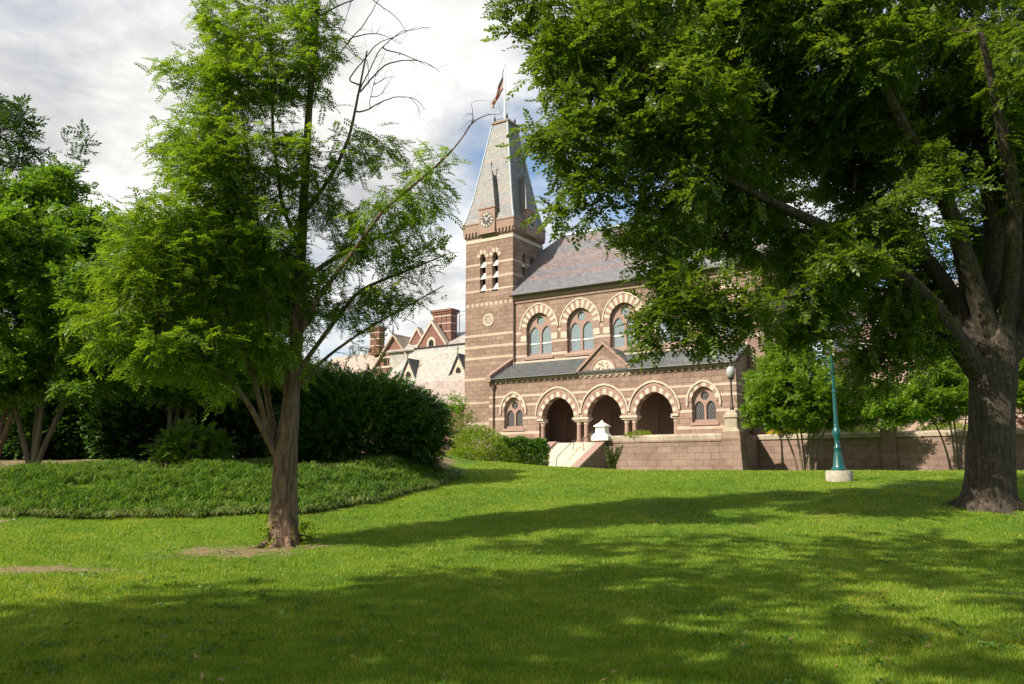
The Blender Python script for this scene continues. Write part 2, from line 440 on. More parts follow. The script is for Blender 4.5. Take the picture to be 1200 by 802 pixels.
M['ivory'] = plain('ivory numerals', (0.75, 0.70, 0.64), 0.6)
M['dial'] = plain('dark dial', (0.045, 0.03, 0.03), 0.5)
M['silver'] = plain('pale pole paint', (0.80, 0.80, 0.80), 0.35, 0.0)

def ground_mat():
    m, t, p, o = mat('lawn soil and turf')
    co = objco(t)
    n = noise(t, co, 0.35, 4, 0.6); n2 = noise(t, co, 6, 6, 0.7); n3 = noise(t, co, 45, 3, 0.7)
    g = ramp(t, n, [(0.3, (0.060, 0.135, 0.014)), (0.55, (0.110, 0.200, 0.017)), (0.75, (0.200, 0.240, 0.032))])
    g = mix(t, 0.8, g, ramp(t, n2, [(0.25, (.55, .6, .5)), (0.7, (1.3, 1.25, 1.2))]), 'MULTIPLY')
    g = mix(t, 0.6, g, ramp(t, n3, [(0.3, (.6, .65, .5)), (0.7, (1.3, 1.3, 1.2))]), 'MULTIPLY')
    d = mix(t, ramp(t, noise(t, co, 9, 6, 0.8), [(0.35, (0, 0, 0)), (0.65, (1, 1, 1))]), (0.13, 0.085, 0.048), (0.37, 0.28, 0.18))
    a = N(t, 'ShaderNodeAttribute'); a.attribute_name = 'dirt'
    k = math_node(t, 'ADD', a.outputs['Fac'], math_node(t, 'MULTIPLY', math_node(t, 'SUBTRACT', noise(t, co, 3.2, 6, 0.78), 0.5), 2.3))
    k = ramp(t, k, [(0.42, (0, 0, 0)), (0.62, (1, 1, 1))])
    L(t, mix(t, k, g, d), p.inputs['Base Color']); p.inputs['Roughness'].default_value = 0.95; p.inputs['Specular IOR Level'].default_value = 0.1
    bump(t, p, math_node(t, 'ADD', n2, n3), 0.8, 0.05)
    return m
M['ground'] = ground_mat()
M['grass'] = leaf_mat('grass blades', (0.058, 0.122, 0.012), (0.138, 0.230, 0.018), (0.345, 0.350, 0.052), 0.40, 0.2, patch=True)
M['liriope'] = leaf_mat('liriope blades', (0.041, 0.115, 0.014), (0.081, 0.176, 0.019), (0.203, 0.270, 0.061), 0.35, 0.4)
M['edging'] = leaf_mat('pale edged blades', (0.060, 0.110, 0.020), (0.160, 0.220, 0.060), (0.360, 0.400, 0.200), 0.3, 0.4)
M['leaf_shade'] = leaf_mat('broad tree leaf', (0.046, 0.092, 0.014), (0.084, 0.142, 0.018), (0.155, 0.205, 0.028), 0.45, 0.45)
M['leaf_feather'] = leaf_mat('feathery leaf', (0.060, 0.124, 0.013), (0.104, 0.190, 0.017), (0.177, 0.245, 0.030), 0.5)
M['leaf_under'] = leaf_mat('understory leaf', (0.041, 0.104, 0.017), (0.087, 0.181, 0.020), (0.167, 0.254, 0.029), 0.42)
M['leaf_ash'] = leaf_mat('ash leaf', (0.026, 0.060, 0.026), (0.042, 0.090, 0.036), (0.072, 0.132, 0.048), 0.3)
M['leaf_dark'] = leaf_mat('dark shrub leaf', (0.019, 0.061, 0.013), (0.038, 0.104, 0.017), (0.085, 0.162, 0.027), 0.25)
M['leaf_myrtle'] = leaf_mat('myrtle leaf', (0.066, 0.144, 0.014), (0.114, 0.216, 0.018), (0.192, 0.264, 0.026), 0.45)
M['leaf_lime'] = leaf_mat('yellow green leaf', (0.094, 0.165, 0.011), (0.143, 0.220, 0.014), (0.220, 0.264, 0.024), 0.45)
M['leaf_hedge'] = leaf_mat('hedge leaf', (0.034, 0.096, 0.010), (0.060, 0.144, 0.012), (0.120, 0.204, 0.019), 0.35)
M['leaf_red'] = leaf_mat('burgundy leaf', (0.06, 0.02, 0.02), (0.12, 0.03, 0.03), (0.16, 0.07, 0.05), 0.4)
M['leaf_juniper'] = leaf_mat('juniper needles', (0.045, 0.075, 0.022), (0.085, 0.115, 0.032), (0.15, 0.16, 0.06), 0.25)
M['dry_leaf'] = leaf_mat('dry leaf', (0.10, 0.06, 0.03), (0.22, 0.14, 0.06), (0.35, 0.27, 0.12), 0.2)
M['yellow'] = leaf_mat('yellow petals', (0.5, 0.42, 0.02), (0.6, 0.5, 0.03), (0.7, 0.6, 0.05), 0.4)
M['bark_red'] = bark_mat('reddish furrowed bark', (0.055, 0.033, 0.024), (0.165, 0.108, 0.078), (0.29, 0.205, 0.148))
M['bark_grey'] = bark_mat('grey brown bark', (0.028, 0.023, 0.019), (0.060, 0.049, 0.040), (0.112, 0.093, 0.074), 0.8, 0.4)
M['bark_smooth'] = bark_mat('smooth pale bark', (0.085, 0.066, 0.050), (0.14, 0.112, 0.086), (0.21, 0.175, 0.14), 0.5)
M['bark_dead'] = bark_mat('dead twig bark', (0.075, 0.05, 0.045), (0.12, 0.085, 0.075), (0.18, 0.14, 0.12), 1.0)

# ------------------------------------------------------------------ ground
DIRT = [(-5.35, 16.1, 1.7, 1.0, .78), (-7.6, 13.7, 1.5, 0.7, .74), (-9.0, 13.2, 1.2, .6, .72), (13.8, 28.3, 2.2, 1.0, .5), (7.4, 11.3, 1.5, .5, .45), (-4.0, 16.7, .9, .5, .6),
        (13.2, 22.6, 2.2, .7, .55), (6.5, 19.5, 2.4, .5, .32), (-12.8, 20.2, 1.5, .4, .6)]
def dirt_at(x, y):
    d = np.zeros_like(x, float)
    for cx, cy, rx, ry, a in DIRT:
        d = np.maximum(d, a * np.exp(-0.9 * (((x-cx)/rx)**2 + ((y-cy)/ry)**2)))
    e = y - bed_front(x)
    edge = 0.6 * np.exp(-((e + 0.25)/0.28)**2) * smooth(-7, -4.5, x)
    d = np.maximum(d, edge)
    mulch = smooth(4.6, 6.0, e) * smooth(-1.95, -3.2, x) * (1 - smooth(13, 16, e))
    return np.maximum(d * (1 - smooth(.05, .4, e) * smooth(-1.95, -2.2, x)), .78*mulch)
xs = np.concatenate([[-4000, -1500, -600, -250, -120, -70], np.arange(-45, -20, 1.0), np.arange(-20, 24, 0.25), np.arange(24, 60, 1.0), [75, 120, 250, 600, 1500, 4000]])
ysg = np.concatenate([[-4000, -1200, -300, -100, -40], np.arange(-20, 3, 1.0), np.arange(3, 44, 0.25), np.arange(44, 95, 1.0), [110, 150, 250, 600, 1500, 5000]])
gx, gy = np.meshgrid(xs, ysg)
gzv = ground_z(gx, gy)
nx, ny = len(xs), len(ysg)
idx = np.arange(nx*ny).reshape(ny, nx)
quads = np.stack([idx[:-1, :-1], idx[:-1, 1:], idx[1:, 1:], idx[1:, :-1]], -1).reshape(-1, 4)

def np_mesh(name, verts, faces, material, smooth=False):
    me = bpy.data.meshes.new(name)
    k = faces.shape[1]
    me.vertices.add(len(verts)); me.vertices.foreach_set('co', np.ascontiguousarray(verts, np.float32).ravel())
    me.loops.add(faces.size); me.loops.foreach_set('vertex_index', np.ascontiguousarray(faces, np.int32).ravel())
    me.polygons.add(len(faces)); me.polygons.foreach_set('loop_start', np.arange(0, faces.size, k, dtype=np.int32))
    if smooth: me.polygons.foreach_set('use_smooth', np.ones(len(faces), bool))
    me.materials.append(material)
    me.update(calc_edges=True)
    return me
me = np_mesh('ground', np.stack([gx, gy, gzv], -1).reshape(-1, 3), quads, M['ground'], True)
at = me.attributes.new('dirt', 'FLOAT', 'POINT'); at.data.foreach_set('value', dirt_at(gx, gy).astype(np.float32).ravel())
tag(link_mesh('ground', me), kind='structure')

def blades(name, x, y, h, w, lean, material, segs=1, droop=0.0, rng=RNG, zoff=0.0):
    n = len(x); z = ground_z(x, y) - 0.01 + zoff
    th = rng.uniform(0, 2*np.pi, n); ph = rng.uniform(0, 2*np.pi, n)
    dx, dy = np.cos(th), np.sin(th); lx, ly = np.cos(ph)*lean*h, np.sin(ph)*lean*h
    base = np.stack([x, y, z], -1); side = np.stack([-np.sin(ph), np.cos(ph), np.zeros(n)], -1) if segs > 1 else np.stack([dx, dy, np.zeros(n)], -1)
    ln = np.stack([lx, ly, np.zeros(n)], -1); up = np.array([0, 0, 1.0])
    if segs == 1:
        v = np.stack([base - side*w[:, None]/2, base + side*w[:, None]/2, base + ln + up*h[:, None]], 1)
        f = np.arange(n*3).reshape(n, 3)
    else:
        rows = []
        ts = np.linspace(0, 1, segs + 1)
        for t in ts:
            c = base + ln*(t**1.6) + up*(h*(t - droop*t**3))[:, None]
            ww = (w*(1 - 0.92*t**1.8))[:, None]/2
            rows += [c - side*ww, c + side*ww]
        v = np.stack(rows, 1); k = len(rows)
        o = (np.arange(n)*k)[:, None]
        f = np.concatenate([o + np.array([2*i, 2*i+1, 2*i+3, 2*i+2]) for i in range(segs)], 0)
    return tag(link_mesh(name, np_mesh(name, v.reshape(-1, 3), f, material)), kind='stuff')

def lawn():
    n = 620000
    u = RNG.uniform(0, 1, n)
    Y = 4.2 * (46/4.2) ** (u ** 1.12)          # denser close to the path, thinner far off
    X = RNG.uniform(-0.78, 0.78, n) * (Y + 1.5)
    keep = (Y < bed_front(X) - 0.12)
    d = dirt_at(X, Y)
    keep &= RNG.uniform(0, 1, n) > d * 1.25
    X, Y = X[keep], Y[keep]
    n = len(X)
    clump = 0.6 + 0.4*np.sin(X*3.1 + np.sin(Y*2.3)*2)*np.sin(Y*2.7 + np.sin(X*1.9)*2)
    h = RNG.uniform(0.028, 0.060, n) * (0.7 + 0.6*clump) * (1 + 0.010*Y)
    w = 0.0045 + 0.00075*Y
    blades('lawn_grass', X, Y, h, w, RNG.uniform(0.2, 0.9, n), M['grass'])
lawn()

# ------------------------------------------------------------------ chapel (local frame: x along the front, y into the building, z up)
ANG = math.radians(-33)
CH = (0, 80, 0)
chapel = empty('chapel', CH, ANG)
tag(chapel, 'brown stone chapel with cream bands, steep clock spire and three-arched porch', 'chapel')

def voussoirs(name, cx, a0, h0, a1, h1, zs, y0, y1, nb, m0, m1, parent, legs=None, sub=3, extra=None):
    """ring of alternating stones round an arch"""
    n = nb * sub // 2
    i = arch(cx, a0, zs, h0, n); o = arch(cx, a1, zs, h1, n)
    nseg = len(i) - 1
    mats = [int((k * nb // nseg) % 2) for k in range(nseg)]
    mb = MB(); mb.strip(i, o, y0, y1, mats)
    if legs is not None:
        q = (zs - legs) / 2
        for s in (-1, 1):
            for j in range(2):
                x0, x1 = sorted((cx + s*a0, cx + s*a1)); mb.box(x0, x1, y0, y1, legs + j*q, legs + (j+1)*q, (j + 1) % 2 if nb % 2 else j % 2)
    return mb.build(name, [m0, m1], parent)

# --- nave
NW = [3.15 + 4.55*k for k in range(5)]
mb = MB()
mb.wall([(0.1, 1.0), (25.0, 1.0), (25.0, 19.05), (0.1, 19.05)],
        [arch(c, 1.42, 15.45, 1.55, 10, legs=12.75) for c in NW] +
        [[(c-1.1, 3.97), (c+1.1, 3.97)] + arch(c, 1.1, 6.4, 1.1, 8)[::-1] for c in (7.2, 11.85, 16.5)], 0, 0.9)
mb.box(24.1, 25.0, 0.9, 14, 1, 19.05); mb.box(0.1, 1.0, 0.9, 14, 1, 19.05); mb.box(1.0, 24.1, 13.1, 14, 1, 19.05)
mb.build('nave_wall', M['nave'], chapel)
mb = MB(); mb.box(0.12, 25.15, -0.22, 0.0, 18.50, 18.98); mb.box(0.12, 25.15, -0.10, 0.0, 18.2, 18.50)
mb.build('cornice', M['trim'], chapel)
mb = MB(); mb.box(23.9, 25.1, -0.45, 0.0, 1.0, 17.2); mb.prism([(-0.45, 17.2), (0, 17.2), (0, 18.1)], 23.9, 25.1, axis='x')
mb.build('buttress', M['nave'], chapel)
mb = MB()
e0, ez, rv, rz = -0.5, 19.0, 7.0, 26.7
# roof planes with thickness
def slab(mb, quad, t=0.16, m=0):
    q = [Vector(p) for p in quad]; n = (q[1]-q[0]).cross(q[-1]-q[0]).normalized()
    if n.z < 0: n = -n
    k = len(q)
    mb.add([p - n*t for p in q] + q, [tuple(range(k))[::-1], tuple(range(k, 2*k))] + [(i, (i+1) % k, (i+1) % k + k, i + k) for i in range(k)], m)
slab(mb, [(0.12, e0, ez), (25.4, e0, ez), (25.4, rv, rz), (1.9, rv, rz), (0.12, 5.4, 24.9)])
slab(mb, [(0.12, 14.5, ez), (25.4, 14.5, ez), (25.4, rv, rz), (1.9, rv, rz), (0.12, 8.6, 24.9)])
slab(mb, [(0.12, 5.4, 24.9), (1.9, rv, rz), (0.12, 8.6, 24.9)])
mb.add([(25.0, 0, 19.0), (25.0, 14, 19.0), (25.0, 7, 26.4)], [(0, 1, 2)])
roof = mb.build('nave_roof', M['slate_nave'], chapel)
mb = MB(); mb.box(1.9, 25.5, rv - 0.14, rv + 0.14, rz - 0.02, rz + 0.14)
mb.build('ridge', M['lead'], roof)
mb = MB(); mb.tube([(0.1, e0 - 0.1, ez - 0.05), (25.4, e0 - 0.1, ez - 0.05)], 0.11, 8); mb.build('gutter', M['metal'], roof)
mb = MB(); mb.tube([(0.32, -0.16, 18.8), (0.32, -0.16, 12.3)], 0.08, 8); mb.build('drainpipe', M['pipe'], chapel)

def tracery(name, cx, a, sill, zs, h, la, lo, lspr, lh, oz, orad, y, parent, glass, bar=None):
    """stone two-light window with a roundel, panes set behind"""
    mb = MB()
    out = arch(cx, a - 0.003, zs, h - 0.003, 10, legs=sill)
    holes = [arch(cx + s*lo, la, lspr, lh, 8, legs=sill + 0.22) for s in (-1, 1)]
    holes.append([(cx + orad*math.cos(2*math.pi*k/18), oz + orad*math.sin(2*math.pi*k/18)) for k in range(18)])
    mb.wall(out, holes, y, y + 0.22)
    w = mb.build(name, M['pink'], parent)
    for s in (-1, 1):
        pm = MB(); pm.prism(arch(cx + s*lo, la + 0.02, lspr, lh + 0.03, 8, legs=sill + 0.2), y + 0.13, y + 0.16)
        pane = pm.build('pane', glass, w)
        if bar:
            bm_ = MB(); bm_.box(cx + s*lo - la + 0.003, cx + s*lo + la - 0.003, y + 0.07, y + 0.128, bar, bar + 0.1); bm_.build('transom', M['louver'], w)
    pm = MB(); pm.prism([(cx + (orad + .02)*math.cos(2*math.pi*k/18), oz + (orad + .02)*math.sin(2*math.pi*k/18)) for k in range(18)], y + 0.131, y + 0.161)
    pm.build('roundel_pane', glass, w)
    return w

for c in NW:
    w = tracery('window', c, 1.42, 12.75, 15.45, 1.55, 0.56, 0.68, 14.85, 0.85, 16.25, 0.42, 0.32, chapel, M['glass_pale'], bar=13.95)
    mb = MB(); mb.prism([(-0.12, 12.40), (0.32, 12.40), (0.32, 12.82), (-0.12, 12.62)], c - 1.62, c + 1.62, axis='x'); mb.build('sill', M['pink'], w)
    ring = voussoirs('arch_ring', c, 1.43, 1.57, 2.08, 2.42, 15.45, -0.05, 0.3, 21, M['trim'], M['cream'], chapel, legs=14.26)
    hm = MB(); hm.strip(arch(c, 2.08, 15.45, 2.42, 12), arch(c, 2.2, 15.45, 2.56, 12), -0.11, 0.02, [0]); hm.build('hood_mould', M['cream'], ring)

# --- tower
TU0, TU1, TV1 = -5.8, 0.1, 5.9
TC = ((TU0 + TU1)/2, TV1/2)
mb = MB()
LX = [TC[0] - 0.78, TC[0] + 0.78]
lights = [arch(c, 0.36, 23.45, 0.55, 6, legs=19.85) for c in LX]
mb.wall([(TU0, 1.0), (TU1, 1.0), (TU1, 25.85), (TU0, 25.85)], lights, 0, 0.7)
mb.wall([(0.7, 1.0), (TV1, 1.0), (TV1, 25.85), (0.7, 25.85)], [arch(TC[1] + s*0.78, 0.36, 23.45, 0.55, 6, legs=19.85) for s in (-1, 1)], TU1, TU1 - 0.7, axis='x')
mb.box(TU0, TU0 + 0.7, 0.7, TV1, 1.0, 25.85); mb.box(TU0 + 0.7, TU1 - 0.7, TV1 - 0.7, TV1, 1.0, 25.85)
mb.build('tower_wall', M['tower'], chapel)
mb = MB(); mb.box(TU0 + 1.0, TU1 - 1.0, 1.0, TV1 - 1.0, 18, 25); mb.build('bell_chamber', M['void'], chapel)
for c in LX:
    voussoirs('arch_ring', c, 0.36, 0.55, 0.74, 1.05, 23.45, -0.05, 0.2, 9, M['trim'], M['cream'], chapel)
    for k in range(3):
        z0 = 20.05 + k*1.25
        lv = MB(); lv.prism([(0.06, z0), (0.14, z0), (0.62, z0 + 0.75), (0.54, z0 + 0.75)], c - 0.355, c + 0.355, axis='x')
        lv.build('louver', M['louver'], chapel)
for s in (-1, 1):
    c = TC[1] + s*0.78
    for k in range(3):
        z0 = 20.05 + k*1.25
        lv = MB(); lv.prism([(TU1 - 0.06, z0), (TU1 - 0.14, z0), (TU1 - 0.62, z0 + 0.75), (TU1 - 0.54, z0 + 0.75)], c - 0.355, c + 0.355)
        lv.build('louver', M['louver'], chapel)
# cornice: corbel table, frieze, moulding
mb = MB()
g = 0.14
def ringbox(mb, d, z0, z1, m=0):
    mb.box(TU0 - d, TU1 + d, -d, TV1 + d, z0, z1, m)
ringbox(mb, 0.10, 25.85, 26.05); ringbox(mb, 0.24, 26.35, 27.2)
k = TU0
nb_ = 15
for j in range(nb_):
    x = TU0 - 0.1 + (TU1 - TU0 + 0.2 - 0.22) * j/(nb_ - 1)
    mb.box(x, x + 0.22, -0.26, 0.1, 25.95, 26.35); mb.box(x, x + 0.22, TV1 - 0.1, TV1 + 0.26, 25.95, 26.35)
    y = -0.1 + (TV1 + 0.2 - 0.22) * j/(nb_ - 1)
    mb.box(TU1 - 0.1, TU1 + 0.26, y, y + 0.22, 25.951, 26.351); mb.box(TU0 - 0.26, TU0 + 0.1, y, y + 0.22, 25.951, 26.351)
ringbox(mb, 0.06, 25.86, 26.36); ringbox(mb, 0.30, 27.2, 27.34)
mb.build('tower_cornice', M['trim'], chapel)
mb = MB(); mb.box(TU0 - 0.045, TU1 + 0.045, -0.045, TV1 + 0.045, 25.25, 25.6); mb.build('string_course', M['cream'], chapel)
# spire: slightly flared foot
mb = MB()
hw = (TU1 - TU0)/2
lv_ = [(hw + 0.22, 27.34), (hw - 0.04, 28.1), (hw - 0.52, 30.2), (0.98, 38.95)]
for (r0, z0), (r1, z1) in zip(lv_, lv_[1:]):
    mb.add([(TC[0]+sx*r, TC[1]+sy*r, z) for r, z in ((r0, z0), (r1, z1)) for sx, sy in ((-1,-1),(1,-1),(1,1),(-1,1))],
           [(0,1,5,4),(1,2,6,5),(2,3,7,6),(3,0,4,7)])
spire = mb.build('spire', M['slate_spire'], chapel, recalc=False)
mb = MB()
for sx, sy in ((-1,-1),(1,-1),(1,1),(-1,1)):
    mb.tube([(TC[0]+sx*r, TC[1]+sy*r, z) for r, z in lv_], 0.09, 6)
mb.build('hip_flashing', M['lead'], spire)
mb = MB(); mb.box(TC[0]-1.12, TC[0]+1.12, TC[1]-1.12, TC[1]+1.12, 38.95, 39.12); mb.box(TC[0]-1.0, TC[0]+1.0, TC[1]-1.0, TC[1]+1.0, 39.12, 39.24)
crest = mb.build('crest_platform', M['trim'], spire)
mb = MB()
for sx in (-1, 1):
    for sy in (-1, 1): mb.lathe([(0.10, 39.2), (0.06, 39.4), (0.13, 39.6), (0.03, 40.0)], (TC[0]+sx*0.8, TC[1]+sy*0.8), 8)
mb.tube([(TC[0]-.8, TC[1]-.8, 39.5), (TC[0]+.8, TC[1]-.8, 39.5), (TC[0]+.8, TC[1]+.8, 39.5), (TC[0]-.8, TC[1]+.8, 39.5), (TC[0]-.8, TC[1]-.8, 39.5)], 0.03, 5)
mb.build('finial_cresting', M['metal'], crest if False else spire)

# clock dormers (front and right)
def clock_dormer(axis):
    def P(a, d, z):      # a along the face, d outward distance from the tower face
        return (TC[0] + a, -d, z) if axis == 'y' else (TU1 + d, TC[1] + a, z)
    def bx(mb, a0, a1, d0, d1, z0, z1, m=0):
        p = P(a0, d0, z0); q = P(a1, d1, z1)
        mb.box(min(p[0], q[0]), max(p[0], q[0]), min(p[1], q[1]), max(p[1], q[1]), z0, z1, m)
    mb = MB(); bx(mb, -0.98, 0.98, -2.0, 0.42, 26.1, 28.62); bx(mb, -1.08, 1.08, -1.9, 0.50, 28.62, 28.78); bx(mb, -1.04, 1.04, -0.1, 0.47, 25.95, 26.1)
    o = mb.build('clock_dormer', M['pink'], chapel)
    mb = MB()
    base = [P(-1.02, 0.46, 28.78), P(1.02, 0.46, 28.78), P(1.02, -2.2, 28.78), P(-1.02, -2.2, 28.78)]
    ap = P(0, -0.42, 33.3)
    mb.add(base + [ap], [(0,1,4),(1,2,4),(2,3,4),(3,0,4),(3,2,1,0)])
    mb.build('dormer_roof', M['slate_spire'], o)
    mb = MB(); mb.tube([ap, (ap[0], ap[1], ap[2] + 0.9)], [0.05, 0.02], 6); mb.lathe([(0.02, ap[2]+.4), (0.12, ap[2]+.5), (0.02, ap[2]+.62)], (ap[0], ap[1]), 8)
    mb.build('finial', M['metal'], o)
    # dial
    zc = 27.42
    def disc(mb, r0, r1, d, t, n=36):
        c0 = [(r0*math.cos(2*math.pi*k/n), r0*math.sin(2*math.pi*k/n)) for k in range(n+1)]
        c1 = [(r1*math.cos(2*math.pi*k/n), r1*math.sin(2*math.pi*k/n)) for k in range(n+1)]
        vs = [P(a, d + t, zc + b) for a, b in c0[:-1]] + [P(a, d + t, zc + b) for a, b in c1[:-1]] + [P(a, d, zc + b) for a, b in c1[:-1]]
        mb.add(vs, [(k, (k+1) % n, n + (k+1) % n, n + k) for k in range(n)] + [(n+k, n+(k+1) % n, 2*n+(k+1) % n, 2*n+k) for k in range(n)])
    mb = MB(); disc(mb, 0.001, 0.80, 0.42, 0.03); face = mb.build('clock_face', M['dial'], o)
    # hour figures as roman bars
    mb = MB(); sg = 1
    num = {12: 'XII', 1: 'I', 2: 'II', 3: 'III', 4: 'IV', 5: 'V', 6: 'VI', 7: 'VII', 8: 'VIII', 9: 'IX', 10: 'X', 11: 'XI'}
    def bar(p, q, w, d=0.455, t=0.02):
        dx, dz = q[0]-p[0], q[1]-p[1]; l = math.hypot(dx, dz); nx_, nz_ = -dz/l*w/2, dx/l*w/2
        c = [(p[0]+nx_, p[1]+nz_), (p[0]-nx_, p[1]-nz_), (q[0]-nx_, q[1]-nz_), (q[0]+nx_, q[1]+nz_)]
        mb.add([P(a, d, zc+b) for a, b in c] + [P(a, d+t, zc+b) for a, b in c], [(0,1,2,3),(4,5,6,7),(0,1,5,4),(1,2,6,5),(2,3,7,6),(3,0,4,7)])
    for h, s in num.items():
        mb = MB()
        th = math.radians(90 - 30*h); er = (math.cos(th), math.sin(th)); et = (math.sin(th), -math.cos(th))
        widths = {'I': 0.055, 'V': 0.11, 'X': 0.12}; tot = sum(widths[c] for c in s); x = -tot/2
        def pt(x, r): return (er[0]*r + et[0]*x, er[1]*r + et[1]*x)
        for c in s:
            w_ = widths[c]; xc = x + w_/2
            if c == 'I': bar(pt(xc, 0.52), pt(xc, 0.75), 0.032)
            elif c == 'V': bar(pt(xc, 0.52), pt(xc - .045, 0.75), 0.03); bar(pt(xc, 0.52), pt(xc + .045, 0.75), 0.03)
            else: bar(pt(xc - .045, 0.52), pt(xc + .045, 0.75), 0.03); bar(pt(xc + .045, 0.52), pt(xc - .045, 0.75), 0.03)
            x += w_
        mb.build('clock_numeral', M['ivory'], o)
    mb = MB()
    for th, ln, w_ in ((math.radians(90 - 322), 0.42, 0.075), (math.radians(90 - 48), 0.62, 0.06)):
        bar((-0.1*math.cos(th), -0.1*math.sin(th)), (ln*math.cos(th), ln*math.sin(th)), w_, d=0.48)
    mb.build('clock_hands', M['ivory'], o)
clock_dormer('y'); clock_dormer('x')

# medallion on the tower front
mb = MB()
mc, mz = TC[0], 16.9
n = 28
mb.strip([(mc + .46*math.cos(2*math.pi*k/n), mz + .46*math.sin(2*math.pi*k/n)) for k in range(n+1)],
         [(mc + .66*math.cos(2*math.pi*k/n), mz + .66*math.sin(2*math.pi*k/n)) for k in range(n+1)], -0.07, 0.02, [0])
mb.prism([(mc + .46*math.cos(2*math.pi*k/n), mz + .46*math.sin(2*math.pi*k/n)) for k in range(n)], -0.012, 0.03, 1)
for r in (0.30,):
    mb.strip([(mc + (r-.04)*math.cos(2*math.pi*k/n), mz + (r-.04)*math.sin(2*math.pi*k/n)) for k in range(n+1)],
             [(mc + (r+.04)*math.cos(2*math.pi*k/n), mz + (r+.04)*math.sin(2*math.pi*k/n)) for k in range(n+1)], -0.05, 0.0, [0])
for th in (0.3, 1.35, 2.4):
    c, s = math.cos(th), math.sin(th)
    q = [(mc + c*.26 - s*.03, mz + s*.26 + c*.03), (mc + c*.26 + s*.03, mz + s*.26 - c*.03), (mc - c*.26 + s*.03, mz - s*.26 - c*.03), (mc - c*.26 - s*.03, mz - s*.26 + c*.03)]
    mb.prism(q, -0.045 - th*0.002, -0.005)
mb.build('carved_medallion', [M['cream'], M['pink']], chapel)
# tower lancet low on the front, beside the porch
mb = MB(); mb.prism(arch(-1.55, 0.34, 8.2, 0.6, 6, legs=6.55), -0.02, 0.04); wl = mb.build('window', M['glass_dark'], chapel)
mb = MB(); mb.strip(arch(-1.55, 0.34, 8.2, 0.6, 6, legs=6.55), arch(-1.55, 0.46, 8.2, 0.76, 6, legs=6.45), -0.07, 0.03, [0]); mb.build('frame', M['pink'], wl)

# --- porch
PV = -3.5
PU0, PU1, PFL = -0.35, 23.55, 3.95
AC = [7.2, 11.85, 16.5]
A0, AH, AZ = 1.66, 1.92, 6.32
hole = [(AC[0] - A0 - 0.32, PFL), (AC[2] + A0 + 0.32, PFL), (AC[2] + A0 + 0.32, AZ - 0.28), (AC[2] + A0, AZ - 0.28)]
for c in AC[::-1]:
    hole += arch(c, A0, AZ, AH, 12)[::-1]
hole += [(AC[0] - A0, AZ - 0.28), (AC[0] - A0 - 0.32, AZ - 0.28)]
PW_ = [2.42, 20.82]
mb = MB()
gab = [(AC[1] + 2.42, 10.32), (AC[1], 12.62), (AC[1] - 2.42, 10.32)]
mb.wall([(PU0, 1.0), (PU1, 1.0), (PU1, 10.32)] + gab + [(PU0, 10.32)],
        [hole] + [arch(c, 1.02, 7.25, 1.2, 8, legs=5.55) for c in PW_], PV, PV + 0.75)
mb.wall([(PV + 0.75, 1.0), (0, 1.0), (0, 12.0), (PV + 0.75, 10.35)], [[(-2.0, 5.55), (-1.3, 5.55), (-1.3, 7.8), (-1.65, 8.3), (-2.0, 7.8)]], PU1, PU1 - 0.6, axis='x')
mb.wall([(PV + 0.75, 1.0), (-0.003, 1.0), (-0.003, 12.0), (PV + 0.75, 10.35)], [], PU0, PU0 + 0.44, axis='x')
mb.build('porch_wall', M['porch'], chapel)
mb = MB(); mb.box(PU0 + 0.5, PU1 - 0.65, PV + 0.76, -0.01, PFL - 0.3, PFL); mb.box(AC[0] - 1.97, AC[2] + 1.97, PV + 0.01, PV + 0.76, PFL - 0.3, PFL - 0.003)
mb.build('porch_floor', M['step'], chapel)
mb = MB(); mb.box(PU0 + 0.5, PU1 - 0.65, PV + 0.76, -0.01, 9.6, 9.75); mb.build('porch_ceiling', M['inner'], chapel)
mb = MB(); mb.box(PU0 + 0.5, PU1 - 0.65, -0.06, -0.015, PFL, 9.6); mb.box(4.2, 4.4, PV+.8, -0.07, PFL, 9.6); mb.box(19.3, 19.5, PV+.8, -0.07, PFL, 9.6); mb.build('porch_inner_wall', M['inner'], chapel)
for c in AC:
    mb = MB(); mb.prism(arch(c, 1.05, 6.4, 1.0, 8, legs=PFL), -0.16, -0.065); d = mb.build('door', M['door'], chapel)
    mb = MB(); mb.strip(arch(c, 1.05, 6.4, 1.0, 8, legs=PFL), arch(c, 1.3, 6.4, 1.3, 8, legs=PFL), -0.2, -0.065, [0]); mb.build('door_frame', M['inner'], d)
# arches
for c in AC:
    ring = voussoirs('arch_ring', c, A0 + 0.01, AH + 0.01, 2.02, 2.42, AZ, PV - 0.05, PV + 0.3, 19, M['trim'], M['cream'], chapel)
    mb = MB(); mb.strip(arch(c, 2.022, AZ, 2.422, 14), arch(c, 2.21, AZ, 2.70, 14), PV - 0.075, PV + 0.1, [0]); mb.build('outer_arch', M['pink'], ring)
    mb = MB(); mb.strip(arch(c, 2.212, AZ + 0.35, 2.36, 14), arch(c, 2.325, AZ + 0.35, 2.53, 14), PV - 0.16, PV + 0.05, [0]); mb.build('hood_mould', M['cream'], ring)
